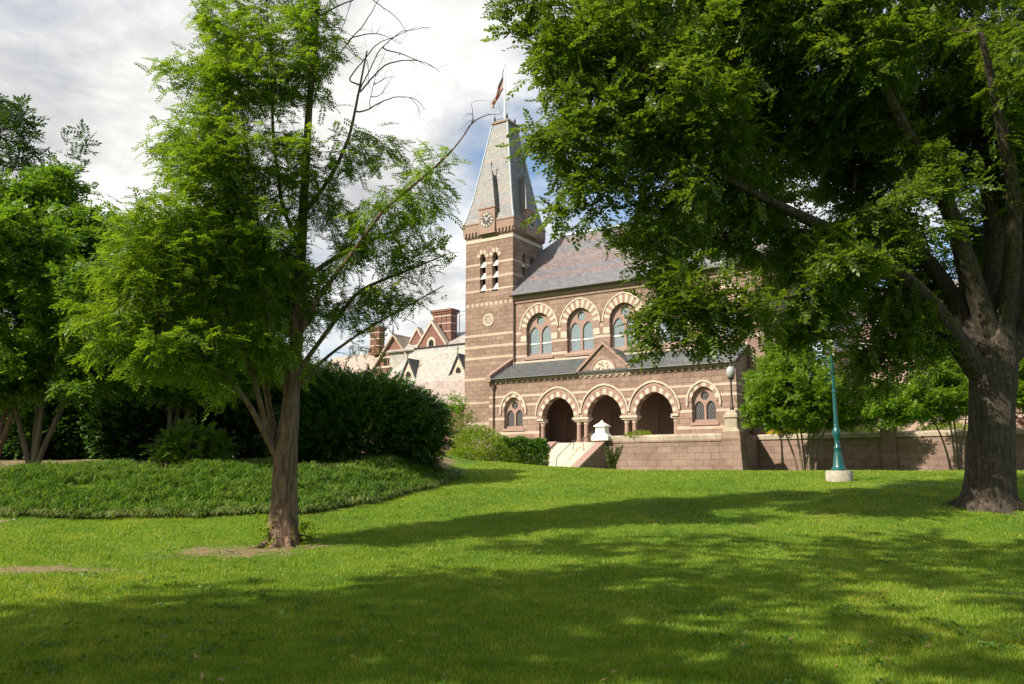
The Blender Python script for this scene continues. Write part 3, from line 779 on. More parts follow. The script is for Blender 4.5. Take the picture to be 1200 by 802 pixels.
# columns
def column(x):
    y = PV + 0.36
    mb = MB(); mb.lathe([(0.215, PFL + 0.42), (0.20, PFL + 1.2), (0.185, 5.72)], (x, y), 16)
    c = mb.build('column', M['pink'], chapel, smooth=True)
    mb = MB(); mb.box(x-.33, x+.33, y-.33, y+.33, PFL, PFL + .22); mb.lathe([(.32, PFL+.22), (.32, PFL+.28), (.24, PFL+.34), (.27, PFL+.40), (.215, PFL+.45)], (x, y), 16); mb.build('base', M['trim'], c)
    mb = MB(); mb.lathe([(.19, 5.68), (.24, 5.72), (.19, 5.77), (.23, 5.86), (.33, 5.99)], (x, y), 12); mb.box(x-.34, x+.34, y-.36, y+.36, 5.99, 6.14); mb.build('capital', M['cream'], c)
xs_c = [AC[0] - A0 - 0.12]
for a, b in ((AC[0], AC[1]), (AC[1], AC[2])):
    m_ = (a + b)/2; xs_c += [m_ - 0.36, m_ + 0.36]
xs_c.append(AC[2] + A0 + 0.12)
for x in xs_c: column(x)
for x0, x1 in ((AC[0]-A0-0.5, AC[0]-A0+0.15), ((AC[0]+AC[1])/2-0.8, (AC[0]+AC[1])/2+0.8), ((AC[1]+AC[2])/2-0.8, (AC[1]+AC[2])/2+0.8), (AC[2]+A0-0.15, AC[2]+A0+0.5)):
    mb = MB(); mb.box(x0, x1, PV - 0.12, PV + 0.82, 6.14, 6.32); mb.build('impost', M['cream'], chapel)
# porch windows
for c in PW_:
    w = tracery('window', c, 1.02, 5.55, 7.25, 1.2, 0.40, 0.49, 6.75, 0.55, 7.72, 0.36, PV + 0.3, chapel, M['glass_dark'])
    mb = MB(); mb.prism([(PV - 0.1, 5.30), (PV + 0.3, 5.30), (PV + 0.3, 5.62), (PV - 0.1, 5.46)], c - 1.2, c + 1.2, axis='x'); mb.build('sill', M['pink'], w)
    ring = voussoirs('arch_ring', c, 1.03, 1.21, 1.33, 1.58, 7.25, PV - 0.05, PV + 0.28, 11, M['trim'], M['cream'], chapel)
    mb = MB(); mb.strip(arch(c, 1.33, 7.25, 1.58, 12, legs=6.9), arch(c, 1.46, 7.25, 1.75, 12, legs=6.9), PV - 0.14, PV + 0.05, [0]); mb.build('hood_mould', M['cream'], ring)
# corbel course and eaves
mb = MB(); mb.box(PU0, AC[1] - 2.5, PV - 0.14, PV, 10.02, 10.30)
mb.box(AC[1] + 2.5, PU1, PV - 0.14, PV, 10.02, 10.30)
nn = 40
for j in range(nn):
    x = PU0 + 0.1 + (PU1 - PU0 - 0.4) * j/(nn-1)
    mb.box(x, x + 0.22, PV - 0.11, PV, 9.80, 10.02)
mb.build('corbel_course', M['coping'], chapel)
mb = MB(); mb.box(AC[1] - 2.45, AC[1] + 2.45, PV - 0.1, PV, 9.96, 10.26); mb.build('gable_course', M['cream'], chapel)
mb = MB()
slab(mb, [(PU0 + 0.42, PV - 0.35, 10.28), (PU1 + 0.05, PV - 0.35, 10.28), (PU1 + 0.05, 0, 12.15), (PU0 + 0.42, 0, 12.15)], 0.14)
pr = mb.build('porch_roof', M['slate_dark'], chapel)
mb = MB(); mb.tube([(PU0 + .4, PV - 0.42, 10.22), (AC[1] - 2.5, PV - 0.42, 10.22)], 0.08, 8); mb.build('gutter', M['metal'], pr); mb = MB(); mb.tube([(AC[1] + 2.5, PV - 0.42, 10.22), (PU1 + .1, PV - 0.42, 10.22)], 0.08, 8); mb.build('gutter', M['metal'], pr)
mb = MB(); mb.box(PU0 + .5, PU1, -0.05, -0.002, 12.1, 12.3); mb.build('flashing', M['cream'], pr)
# rake coping at the left end
mb = MB(); mb.prism([(PV - 0.4, 10.2), (PV - 0.4, 10.62), (-0.003, 12.62), (-0.003, 12.2)], PU0 - 0.05, PU0 + 0.41, axis='x'); mb.box(PU0 - .12, PU0 + .48, PV - .5, PV - .05, 10.0, 10.35); mb.build('rake_coping', M['trim'], chapel)
mb = MB(); mb.tube([(0.25, PV - 0.12, 9.3), (0.25, PV - 0.12, 4.2)], 0.07, 8); mb.taper((0.25, PV - 0.14), .07, .07, 9.2, .2, .13, 9.7); mb.tube([(0.25, PV - 0.25, 10.1), (0.25, PV - 0.14, 9.6)], .06, 8); mb.build('drainpipe', M['pipe'], chapel)
# central gable: roof behind, copings, carved tympanum
mb = MB()
for s in (-1, 1):
    slab(mb, [(AC[1] + s*2.5, PV + 0.1, 10.42), (AC[1], PV + 0.1, 12.60), (AC[1], -0.01, 12.60), (AC[1] + s*2.5, -0.01, 10.42)], 0.1)
gr = mb.build('gable_roof', M['slate_dark'], chapel)
mb = MB()
for s in (-1, 1):
    q = [(AC[1] + s*2.62, 10.26), (AC[1] + s*2.62, 10.52), (AC[1], 12.98), (AC[1], 12.66)]
    mb.prism(q if s > 0 else q[::-1], PV - 0.18, PV + 0.35)
mb.build('gable_coping', M['pink'], gr)
mb = MB(); mb.prism(arch(AC[1], 1.05, 10.3, 1.06, 10), PV - 0.03, PV + 0.02); ty = mb.build('tympanum', M['cream'], chapel)
mb = MB()
rr = random.Random(4)
for j in range(26):
    a = rr.uniform(0.15, 2.99); r = rr.uniform(0.1, 0.85); q = rr.uniform(.07, .14)
    x, z = AC[1] + r*math.cos(a), 10.36 + r*math.sin(a)
    mb.lathe([(0.001, z - q), (q*.8, z - q*.5), (q, z), (q*.8, z + q*.5), (0.001, z + q)], (x, PV - 0.03), 7, cap=False)
mb.build('carved_leaves', M['cream'], ty, smooth=True)
mb = MB(); mb.strip(arch(AC[1], 1.05, 10.3, 1.06, 10), arch(AC[1], 1.22, 10.3, 1.24, 10), PV - 0.09, PV, [0]); mb.build('tympanum_arch', M['pink'], ty)

# --- flagpole and flag on the spire platform
fp = empty('flagpole', CH, ANG)
tag(fp, 'slim white flagpole standing on top of the clock spire', 'flagpole')
PTOP = 46.0
mb = MB(); mb.tube([(TC[0], TC[1], 39.24), (TC[0], TC[1], PTOP)], [0.10, 0.06], 10); mb.build('pole', M['silver'], fp, smooth=True)
mb = MB(); mb.lathe([(0.01, PTOP), (.12, PTOP+.1), (.12, PTOP+.18), (0.01, PTOP+.28)], (TC[0], TC[1]), 10); mb.build('ball_finial', M['silver'], fp)
mb = MB(); mb.lathe([(0.2, 39.24), (.2, 39.5), (.13, 39.7)], (TC[0], TC[1]), 10); mb.build('base', M['metal'], fp)
mb = MB(); mb.tube([(TC[0] - .08, TC[1] - .05, 39.8), (TC[0] - .09, TC[1] - .05, PTOP - .1)], 0.012, 5); mb.build('halyard', M['silver'], fp)

def flag_mats():
    out = []
    for nm, c in (('flag red', (0.26, 0.018, 0.05)), ('flag white', (0.60, 0.54, 0.56))):
        out.append(leaf_mat(nm, c, c, c, 0.3, 0.1))
    m, t, p, o = mat('flag blue')
    uv = N(t, 'ShaderNodeAttribute'); uv.attribute_name = 'cloth'
    s = N(t, 'ShaderNodeSeparateXYZ'); L(t, uv.outputs['Vector'], s.inputs[0])
    fx = math_node(t, 'SUBTRACT', math_node(t, 'FRACT', math_node(t, 'MULTIPLY', s.outputs[0], 15)), 0.5)
    fy = math_node(t, 'SUBTRACT', math_node(t, 'FRACT', math_node(t, 'MULTIPLY', s.outputs[1], 9.3)), 0.5)
    r = math_node(t, 'ADD', math_node(t, 'MULTIPLY', fx, fx), math_node(t, 'MULTIPLY', fy, fy))
    L(t, mix(t, math_node(t, 'LESS_THAN', r, 0.07), (0.03, 0.035, 0.13), (0.6, 0.6, 0.62)), p.inputs['Base Color'])
    p.inputs['Roughness'].default_value = 0.8
    out.append(m); return out
def flag():
    nu, nv = 44, 26
    vs = []; uv = []
    for j in range(nv + 1):
        for i in range(nu + 1):
            u, v = i/nu, j/nv                       # u along the fly, v down the hoist
            # hanging limp: the fly falls down beside the pole in folds
            fall = 4.1*u; out = 1.5*(u**0.8)*(0.5 + 0.5*v)
            x = TC[0] - 0.12 - out*0.92 + 0.10*math.sin(u*9 + v*5)*u
            y = TC[1] - 0.1 - 0.35*u + 0.24*math.sin(v*13 + u*3.0)*(0.25 + u)
            z = 45.75 - 2.5*v*(1 - 0.45*u) - fall*(0.88 - 0.1*v)
            vs.append((x, y, z)); uv.append((u, v, 0))
    fs = []; mi = []
    for j in range(nv):
        for i in range(nu):
            a = j*(nu+1) + i
            fs.append((a, a+1, a+nu+2, a+nu+1))
            u, v = (i+.5)/nu, (j+.5)/nv
            mi.append(2 if (u < 0.4 and v < 7/13) else (0 if int(v*13) % 2 == 0 else 1))
    me = bpy.data.meshes.new('flag'); me.from_pydata(vs, [], fs)
    for m in flag_mats(): me.materials.append(m)
    me.polygons.foreach_set('material_index', mi); me.polygons.foreach_set('use_smooth', [True]*len(fs))
    a = me.attributes.new('cloth', 'FLOAT_VECTOR', 'POINT'); a.data.foreach_set('vector', [c for p in uv for c in p])
    me.update(); o = link_mesh('flag', me); o.location = CH; o.rotation_euler = (0, 0, ANG)
    tag(o, 'red white and blue striped flag hanging limp from the pole', 'flag')
flag()

# --- stairs, terrace walls, lamp (same frame)
def rooted(name, label, cat, group=None):
    o = empty(name, CH, ANG); return tag(o, label, cat, group)
SU0, SU1, SV = 9.6, 13.4, -7.7
st = rooted('stone_stairs', 'pale stone stairs climbing to the chapel porch', 'stairs')
mb = MB(); ns = 14
for k in range(ns):
    z1 = PFL - 0.008 - k*0.168
    mb.box(SU0, SU1, SV - 0.32*k - 0.32, SV - 0.32*k + (0.02 if k else 0.6), z1 - 0.172, z1)
mb.build('steps', M['step'], st)
for x0, x1 in ((SU1 + 0.003, SU1 + 0.75), (SU0 - 0.75, SU0 - 0.003)):
    mb = MB(); v0 = SV - 0.32*ns
    mb.prism([(SV + 0.3, 1.0), (SV + 0.3, PFL - .12), (SV - 0.25, PFL - .12), (v0 - 0.3, 1.75), (v0 - 0.3, 0.8)], x0 + .06, x1 - .06, axis='x')
    cw = mb.build('cheek_wall', M['retain'], st)
    mb = MB(); mb.prism([(SV + 0.3, PFL - .12), (SV + 0.3, PFL + .12), (SV - 0.25, PFL + .12), (v0 - 0.4, 1.93), (v0 - 0.4, 1.68), (SV - 0.25, PFL - .12)], x0, x1, axis='x'); mb.build('coping', M['pink'], cw)
def handrail(x, label, v0, v1, z0, z1):
    o = rooted('handrail', label, 'handrail', 'iron handrails of the porch stairs')
    mb = MB(); mb.tube([(x, v0, z0), (x, v0, z0 + 0.9), (x, v1, z1 + 0.95), (x, v1 + .3, z1 + 0.95)], 0.035, 8); mb.build('rail', M['rail'], o)
    mb = MB(); mb.tube([(x, v1, z1), (x, v1, z1 + 0.95)], 0.03, 8); mb.build('post', M['rail'], o)
    return o
handrail(11.9, 'lower iron handrail in the middle of the pale porch stairs', SV - 4.3, SV - 1.5, 1.75, 3.15)
handrail(12.7, 'upper iron handrail near the white stair pedestal', SV - 1.4, SV + 0.3, 3.2, PFL)
nw = rooted('stair_pedestal', 'white stone pedestal with stepped pyramid cap at the stair top', 'pedestal')
c = (SU1 + 0.38, SV - 0.12); mb = MB()
mb.box(c[0]-.72, c[0]+.72, c[1]-.5, c[1]+.5, PFL + .12, PFL + .46); mb.taper(c, .72, .5, PFL + .46, .44, .42, PFL + .72); mb.build('base', M['white'], nw)
mb = MB(); mb.taper(c, .42, .42, PFL + .72, .38, .38, PFL + 1.22); mb.build('shaft', M['white'], nw)
mb = MB(); mb.taper(c, .52, .52, PFL + 1.22, .52, .52, PFL + 1.3); mb.taper(c, .5, .5, PFL + 1.3, .1, .1, PFL + 1.62); mb.lathe([(.1, PFL+1.6), (.13, PFL+1.66), (.02, PFL+1.76)], c, 8); mb.build('cap', M['white'], nw)

tw = rooted('terrace_wall', 'brown stone terrace wall with pale coping in front of the porch', 'wall')
mb = MB(); mb.box(14.16, 23.85, SV - 0.1, SV + 0.5, 0.8, 3.85); mb.build('wall_face', M['retain'], tw)
mb = MB(); mb.box(14.16, 23.85, SV - 0.16, SV + 0.55, 3.85, 3.98); mb.build('string_course', M['retain'], tw)
mb = MB(); mb.prism([(SV - 0.14, 3.98), (SV - 0.14, 4.28), (SV + 0.1, 4.44), (SV + 0.5, 4.44), (SV + 0.5, 3.98)], 14.16, 23.85, axis='x'); mb.build('coping', M['coping'], tw)
pc = (24.45, SV + 0.1)
mb = MB(); mb.taper(pc, 0.86, 0.72, 0.8, 0.70, 0.62, 3.9); mb.taper(pc, .74, .66, 3.9, .66, .6, 4.5); pr_ = mb.build('pier', M['retain'], tw)
mb = MB(); mb.taper(pc, .66, .62, 4.5, .46, .46, 4.8); mb.taper(pc, .46, .46, 4.8, .44, .44, 5.55); mb.taper(pc, .54, .54, 5.55, .5, .5, 5.75); mb.taper(pc, .5, .5, 5.75, .3, .3, 6.1); mb.build('pedestal', M['coping'], pr_)
mb = MB(); mb.box(24.1, 24.9, pc[1] + 0.6, -2.65, 0.8, 4.4); mb.build('return_wall', M['retain'], tw)
mb = MB(); mb.box(0.5, 9.0, SV, SV + 0.5, 0.8, PFL); mb.build('side_wall', M['retain'], tw)
mb = MB(); mb.box(0.5, 24.09, SV + 0.51, PV - 0.01, 0.9, PFL - 0.02); o = mb.build('terrace_floor', M['step']); o.location = CH; o.rotation_euler = (0, 0, ANG); tag(o, kind='structure')

gl = rooted('globe_lamp', 'dark lamp post with round glass globe on the terrace pier', 'lamp')
mb = MB(); mb.lathe([(.16, 6.1), (.16, 6.3), (.09, 6.45), (.07, 7.2), (.065, 8.2), (.1, 8.3), (.07, 8.38)], pc, 12); mb.build('post', M['metal'], gl, smooth=True)
mb = MB(); mb.lathe([(.08, 8.38), (.24, 8.45), (.26, 8.53), (.22, 8.58)], pc, 16); mb.build('collar', M['metal'], gl, smooth=True)
mb = MB(); mb.lathe([(.22, 8.56)] + [(.34*math.sin(a), 8.95 - .46*math.cos(a)) for a in np.linspace(0.65, 2.9, 14)], pc, 20); mb.build('globe', M['globe'], gl, smooth=True)
mb = MB(); mb.lathe([(.13, 9.37), (.1, 9.46), (.03, 9.56), (.02, 9.85)], pc, 10); mb.build('finial', M['metal'], gl, smooth=True)

rw = rooted('retaining_wall', 'long low brown stone retaining wall with pale coping beside the chapel', 'wall')
mb = MB(); mb.box(24.92, 72, -3.0, -2.5, 0.8, 4.06); mb.build('wall_face', M['retain'], rw)
mb = MB(); mb.prism([(-3.1, 4.06), (-3.1, 4.34), (-2.95, 4.46), (-2.45, 4.46), (-2.45, 4.06)], 24.92, 72, axis='x'); mb.build('coping', M['coping'], rw)
for x in (34.3, 46.5):
    mb = MB(); mb.box(x-.5, x+.5, -3.22, -2.3, 0.8, 4.62); pz = mb.build('pier', M['retain'], rw)
    mb = MB(); mb.taper((x, -2.76), .62, .58, 4.62, .55, .52, 4.8); mb.taper((x, -2.76), .42, .4, 4.8, .42, .4, 5.1); mb.taper((x, -2.76), .48, .46, 5.1, .12, .12, 5.5); mb.build('cap', M['trim'], pz)
mb = MB(); mb.box(25.3, 90, -2.49, 40, 0.5, 4.2); o = mb.build('upper_terrace', M['ground']); o.location = CH; o.rotation_euler = (0, 0, ANG); tag(o, kind='structure')

# --- building to the right of the chapel
rh = rooted('brick_hall', 'pink brick hall with red and grey banded roof behind the right trees', 'building')
mb = MB(); mb.box(27.6, 80, 12, 26, 3.8, 12.6); mb.build('wall', M['brick_pink'], rh)
mb = MB(); mb.box(27.5, 80, 11.93, 12.0, 6.0, 6.3); mb.build('string_course', M['cream'], rh)
mb = MB(); mb.prism([(11.4, 12.5), (19, 19.6), (26.6, 12.5)], 27.0, 80.4, axis='x'); mb.build('roof', M['slate_right'], rh)
for x in np.arange(33, 78, 4.2):
    mb = MB(); mb.box(x, x + 1.5, 11.9, 11.98, 7.2, 9.2); w = mb.build('window', M['glass_dark'], rh)
    mb = MB(); mb.box(x - .15, x + 1.65, 11.85, 11.96, 9.2, 9.4); mb.build('lintel', M['cream'], w); mb = MB(); mb.box(x - .15, x + 1.65, 11.8, 11.96, 7.0, 7.2); mb.build('sill', M['cream'], w)

mb = MB(); mb.box(24.95, 27.7, 12.2, 20, 1.5, 9.6); mb.build('link_wing', M['brick_pink'], rh)

# --- old hall to the left of the tower
lh = rooted('college_hall', 'old red brick hall with pale banded slate roof left of the tower', 'building')
mb = MB(); mb.box(-23.6, -6.5, 2.8, 14.5, 1.5, 8.5); mb.build('wall', M['brick'], lh)
mb = MB()   # main roof: front plane, hipped at its left end
R0, RV, E0 = 15.95, 8.6, 8.57
slab(mb, [(-24.3, 2.0, E0), (-6.4, 2.0, E0), (-6.4, RV, R0 + .3), (-19.6, RV, R0 + .3)], .15)
slab(mb, [(-24.3, 2.0, E0), (-19.6, RV, R0 + .3), (-19.6, RV + 1, R0 + .3), (-24.3, 15, E0)], .15)
slab(mb, [(-24.3, 15.0, E0), (-6.4, 15.0, E0), (-6.4, RV, R0 + .29), (-19.6, RV, R0 + .29)], .15)
mr = mb.build('roof', M['slate_left'], lh)
mb = MB(); mb.tube([(-19.8, RV, R0 + .42), (-6.4, RV, R0 + .42)], .12, 6); mb.build('ridge', M['metal'], mr)
for x in (-17.9, -10.6):
    f = 5.35                                            # triangular roof dormer
    mb = MB(); mb.add([(x - 1.05, f, 12.4), (x + 1.05, f, 12.4), (x, f, 14.55)], [(0, 1, 2)]); mb.prism([(x - .95, 12.4), (x + .95, 12.4), (x, 14.35)], f - .06, f - .01)
    d = mb.build('dormer', M['cream'], mr)
    mb = MB()
    for s in (-1, 1): slab(mb, [(x + s*1.3, f - .25, 12.2), (x, f - .25, 14.7), (x, 7.4, 14.7), (x + s*1.3, 5.6, 12.2)], .12)
    mb.build('dormer_roof', M['slate_dark'], d)
    mb = MB(); mb.prism(arch(x, .32, 12.75, .4, 6, legs=12.5), f - .12, f - .07); mb.build('pane', M['void'], d)
    mb = MB(); mb.tube([(x, f - .2, 14.6), (x, f - .2, 15.5)], [.06, .03], 6); mb.lathe([(.02, 15.1), (.14, 15.2), (.02, 15.32)], (x, f - .2), 8); mb.build('finial', M['metal'], d)
# brick gable and the clustered chimney behind the ridge
mb = MB(); mb.prism([(-23.6, 12), (-19.2, 12), (-19.2, 17.6), (-21.4, 20.5), (-23.6, 17.6)], 13.9, 14.6); gb = mb.build('gable', M['brick'], lh)
mb = MB()
for s in (-1, 1):
    q = [(-21.4 + s*2.45, 17.35), (-21.4 + s*2.45, 17.7), (-21.4, 20.95), (-21.4, 20.5)]
    mb.prism(q if s > 0 else q[::-1], 13.75, 14.75)
mb.build('coping', M['cream'], gb)
mb = MB(); mb.strip(arch(-21.4, .42, 17.9, .5, 8, legs=17.4), arch(-21.4, .72, 17.9, .85, 8, legs=17.4), 13.8, 13.95, [0]); mb.build('window_arch', M['cream'], gb)
mb = MB(); mb.prism(arch(-21.4, .42, 17.9, .5, 8, legs=17.4), 13.86, 13.93); mb.build('pane', M['void'], gb)
mb = MB(); mb.tube([(-21.4, 14.2, 20.9), (-21.4, 14.2, 21.5)], [.16, .06], 6); mb.build('finial', M['cream'], gb)
mb = MB()
slab(mb, [(-29, 13.6, 17.3), (-8, 13.6, 17.3), (-8, 18, 19.8), (-29, 18, 19.8)], .15); slab(mb, [(-29, 22.4, 17.3), (-8, 22.4, 17.3), (-8, 18, 19.8), (-29, 18, 19.8)], .15)
mb.box(-28.6, -8.4, 14, 22, 1.5, 17.3)
mb.build('rear_roof', M['slate_left'], lh)
def chimney(x0, x1, y0, y1, z0, z1, par):
    mb = MB(); n = 4; w = (x1 - x0)/n
    mb.box(x0 - .1, x1 + .1, y0 - .1, y1 + .1, z0, z0 + .9)
    for k in range(n): mb.box(x0 + k*w + .05, x0 + (k+1)*w - .05, y0, y1, z0 + .9, z1 - .55)
    mb.box(x0 + .08, x1 - .08, y0 + .1, y1 - .1, z0 + .9, z1 - .55)
    mb.box(x0 - .1, x1 + .1, y0 - .1, y1 + .1, z1 - .55, z1 - .3); mb.box(x0 - .22, x1 + .22, y0 - .22, y1 + .22, z1 - .3, z1)
    c = mb.build('chimney', M['brick'], par)
    mb = MB()
    for f in (0.3, 0.55, 0.78):
        zc = z0 + (z1 - z0)*f; mb.box(x0 - .03, x1 + .03, y0 - .03, y1 + .03, zc, zc + .12)
    mb.build('pale_bands', M['cream'], c)
    return c
chimney(-22.4, -19.3, 15.2, 16.6, 18.2, 22.5, lh)
# left cross wing: pinkish roof, dark gable
mb = MB(); mb.prism([(-31.6, 8), (-25.3, 8), (-25.3, 16.3), (-28.1, 19.6), (-31.6, 15.4)], 14.2, 22); wg = mb.build('wing_wall', M['brick'], lh)
mb = MB(); mb.box(-31.5, -25.4, 14.12, 14.2, 15.3, 15.55); mb.box(-31.5, -25.4, 14.12, 14.2, 16.6, 16.8); mb.build('string_course', M['cream'], wg)
for k in range(5):
    mb = MB(); mb.box(-29.7 + k*.75, -29.3 + k*.75, 14.1, 14.17, 15.6, 16.55); mb.build('window', M['void'], wg)
mb = MB(); slab(mb, [(-28.0, 13.8, 19.8), (-28.0, 23, 19.8), (-32.2, 23, 14.6), (-32.2, 13.8, 14.6)], .22); slab(mb, [(-28.0, 13.8, 19.8), (-28.0, 23, 19.8), (-24.8, 23, 16.0), (-24.8, 13.8, 16.0)], .22); mb.build('wing_roof', M['coping'], wg)
mb = MB(); mb.tube([(-28, 13.9, 19.8), (-28, 13.9, 21.0)], [.1, .05], 6); mb.build('finial', M['metal'], wg)
mb = MB(); slab(mb, [(-45, 14.5, 14.2), (-31, 14.5, 14.2), (-31, 20, 18.6), (-45, 20, 18.6)], .2); mb.box(-44.5, -31.7, 15, 24, 1.5, 14.2); mb.build('wing_side_roof', M['slate_pinkroof'], lh)
mb = MB(); mb.prism([(-26.0, 12), (-23.8, 12), (-23.8, 18.6), (-24.9, 20.2), (-26.0, 18.6)], 15.2, 16); s2 = mb.build('gable', M['brick'], lh)
mb = MB()
for s in (-1, 1):
    q = [(-24.9 + s*1.25, 18.4), (-24.9 + s*1.25, 18.7), (-24.9, 20.6), (-24.9, 20.2)]
    mb.prism(q if s > 0 else q[::-1], 15.05, 16.1)
mb.build('coping', M['cream'], s2)
chimney(-36.0, -34.2, 18, 19.2, 18.0, 22.0, lh)
an = rooted('rooftop_antenna', 'thin dark antenna mast on the roof beside the tower', 'antenna')
mb = MB(); mb.tube([(-17.4, 14.5, 18.6), (-17.4, 14.5, 21.9)], .045, 6); mb.build('mast', M['metal'], an)
mb = MB(); mb.tube([(-17.9, 14.5, 21.6), (-16.4, 14.5, 21.75)], .035, 5); mb.tube([(-17.4, 14.5, 21.1), (-16.7, 14.5, 21.3)], .03, 5); mb.build('arms', M['metal'], an)
bl = rooted('blue_roofed_building', 'low building with bright blue hipped roof beside the tower', 'building')
mb = MB(); mb.taper((-17.0, 30), 6, 5, 1.0, 6, 5, 20.6); mb.build('wall', M['brick'], bl)
mb = MB(); mb.taper((-17.0, 30), 6.4, 5.4, 20.6, 1.5, 1, 23.2); mb.build('roof', plain('blue roof metal', (0.06, 0.22, 0.36), 0.5), bl)

# ------------------------------------------------------------------ vegetation
def spray_template(rng, n, length, ll, lw, flat=True, ang=55, droop=0.15, jitter=0.35, fold=0.18, pair=True):
    """a twig's leaves: array (n, 4, 3); twig along +x, up +z"""
    out = []
    for k in range(n):
        t = (k + 0.6)/n; s = 1 if k % 2 else -1
        base = np.array([length*t, 0, -droop*length*t*t])
        a = math.radians(ang)*(1 - 0.35*t) * s
        if k == n - 1: a = 0
        d = np.array([math.cos(a), math.sin(a), rng.normal(0, jitter) - 0.15]); d /= np.linalg.norm(d)
        up = np.array([rng.normal(0, jitter*.6), rng.normal(0, jitter*.6), 1.0]); sd = np.cross(up, d); sd /= np.linalg.norm(sd); up = np.cross(d, sd)
        l = ll*rng.uniform(.75, 1.15)*(1 - .25*abs(t - .5)); w = lw*rng.uniform(.8, 1.15)
        m_ = base + d*l*0.45
        out.append([base, m_ + sd*w/2 + up*fold*w, base + d*l, m_ - sd*w/2 + up*fold*w])
    return np.array(out)

def foliage(name, pos, outd, temps, material, parent, rng, scale=(0.8, 1.2), tilt=0.35, down=0.1):
    """leaf sprays at pos, each heading along outd (jittered); one mesh"""
    n = len(pos)
    d = outd + rng.normal(0, tilt, (n, 3)); d[:, 2] -= down
    d /= np.linalg.norm(d, axis=1)[:, None] + 1e-9
    up = np.array([0, 0, 1.0]) + rng.normal(0, 0.35, (n, 3))
    sd = np.cross(up, d); sd /= np.linalg.norm(sd, axis=1)[:, None] + 1e-9
    up = np.cross(d, sd)
    R = np.stack([d, sd, up], 1) * rng.uniform(scale[0], scale[1], n)[:, None, None]
    which = rng.integers(0, len(temps), n)
    vs = []
    for k, T in enumerate(temps):
        s = which == k
        if not s.any(): continue
        v = np.einsum('lqa,nab->nlqb', T, R[s]) + pos[s][:, None, None, :]
        vs.append(v.reshape(-1, 3))
    v = np.concatenate(vs)
    f = np.arange(len(v)).reshape(-1, 4)
    o = link_mesh(name, np_mesh(name, v, f, material), parent)
    return o

def lobes_points(lobes, n, rng, shell=0.55):
    """points spread over ellipsoid lobes (centre, radii[, weight]), thicker towards the outside"""
    w = np.array([l[1][0]*l[1][1]*l[1][2]*(l[2] if len(l) > 2 else 1) for l in lobes]); w = w/w.sum()
    out = []
    for l, k in zip(lobes, rng.multinomial(n, w)):
        d = rng.normal(0, 1, (k, 3)); d /= np.linalg.norm(d, axis=1)[:, None]
        r = (shell + (1 - shell)*rng.uniform(0, 1, k)) ** 1.0 * rng.uniform(0.55, 1.0, k)**0.35
        out.append(np.array(l[0]) + d*r[:, None]*np.array(l[1]))
    return np.concatenate(out)

def resample(pts, rad, step):
    pts = np.array(pts, float); rad = np.array(rad, float)
    seg = np.linalg.norm(np.diff(pts, axis=0), axis=1); cum = np.concatenate([[0], np.cumsum(seg)])
    n = max(2, int(cum[-1]/step) + 1); s = np.linspace(0, cum[-1], n)
    # smooth the path a little by a Catmull-Rom-like double interpolation
    p = np.stack([np.interp(s, cum, pts[:, i]) for i in range(3)], -1)
    for _ in range(3):
        p[1:-1] = 0.25*p[:-2] + 0.5*p[1:-1] + 0.25*p[2:]
    return p, np.interp(s, cum, rad)

def grow(stems, att, rng, step=0.35, dinf=4.0, dkill=0.5, iters=120, up=0.08, r0=0.006, pw=2.3):
    """stems: list of (points, radii, parent stem index or None). Returns nodes, parent ids, radii."""
    P = []; par = []; fixed = []
    ends = []
    for pts, rad, ps in stems:
        p, r = resample(pts, rad, step*0.8)
        start = len(P)
        for k in range(len(p)):
            if k == 0 and ps is not None:
                a = np.array(P); lo, hi = ends[ps]
                j = lo + int(np.argmin(np.linalg.norm(a[lo:hi] - p[0], axis=1)))
                P.append(p[0]); par.append(j)
            else:
                P.append(p[k]); par.append(len(P) - 2 if k else -1)
            fixed.append(r[k])
        ends.append((start, len(P)))
    nst = len(P)
    P = list(map(np.array, P)); att = att.copy()
    A = np.array(P); near = np.zeros(len(att), int); nd = np.full(len(att), 1e9)
    def upd(lo):
        B = np.array(P[lo:])
        d = np.linalg.norm(att[:, None, :] - B[None], axis=2); j = d.argmin(1); dm = d[np.arange(len(att)), j]
        b = dm < nd; nd[b] = dm[b]; near[b] = j[b] + lo
    upd(0)
    kids = {}
    for _ in range(iters):
        keep = nd > dkill
        att = att[keep]; near = near[keep]; nd = nd[keep]
        if len(att) == 0: break
        act = nd < dinf
        if not act.any():
            dinf *= 1.5; continue
        lo = len(P)
        pn = np.array(P)
        ids = near[act]; v = att[act] - pn[ids]; v /= np.linalg.norm(v, axis=1)[:, None]
        u, inv = np.unique(ids, return_inverse=True)
        s = np.zeros((len(u), 3)); np.add.at(s, inv, v)
        for k, i in enumerate(u):
            if kids.get(i, 0) > 3: continue
            d = s[k]/(np.linalg.norm(s[k]) + 1e-9) + np.array([0, 0, up]) + rng.normal(0, .12, 3)
            d /= np.linalg.norm(d)
            P.append(pn[i] + d*step); par.append(int(i)); fixed.append(0.0); kids[i] = kids.get(i, 0) + 1
        if len(P) == lo: break
        upd(lo)
    P = np.array(P); n = len(P)
    child = [[] for _ in range(n)]
    for i, q in enumerate(par):
        if q >= 0: child[q].append(i)
    rad = np.zeros(n)
    order = list(range(n))
    for i in range(n - 1, -1, -1):
        a = r0**pw if not child[i] else sum(rad[c]**pw for c in child[i])
        rad[i] = max(a**(1/pw), 0)
        if fixed[i] > 0: rad[i] = fixed[i] if i < nst else rad[i]
    for i in range(nst, n):                                 # a shoot is never thicker than what bears it
        rad[i] = min(rad[i], rad[par[i]]*0.85)
    return P, par, rad, child, nst

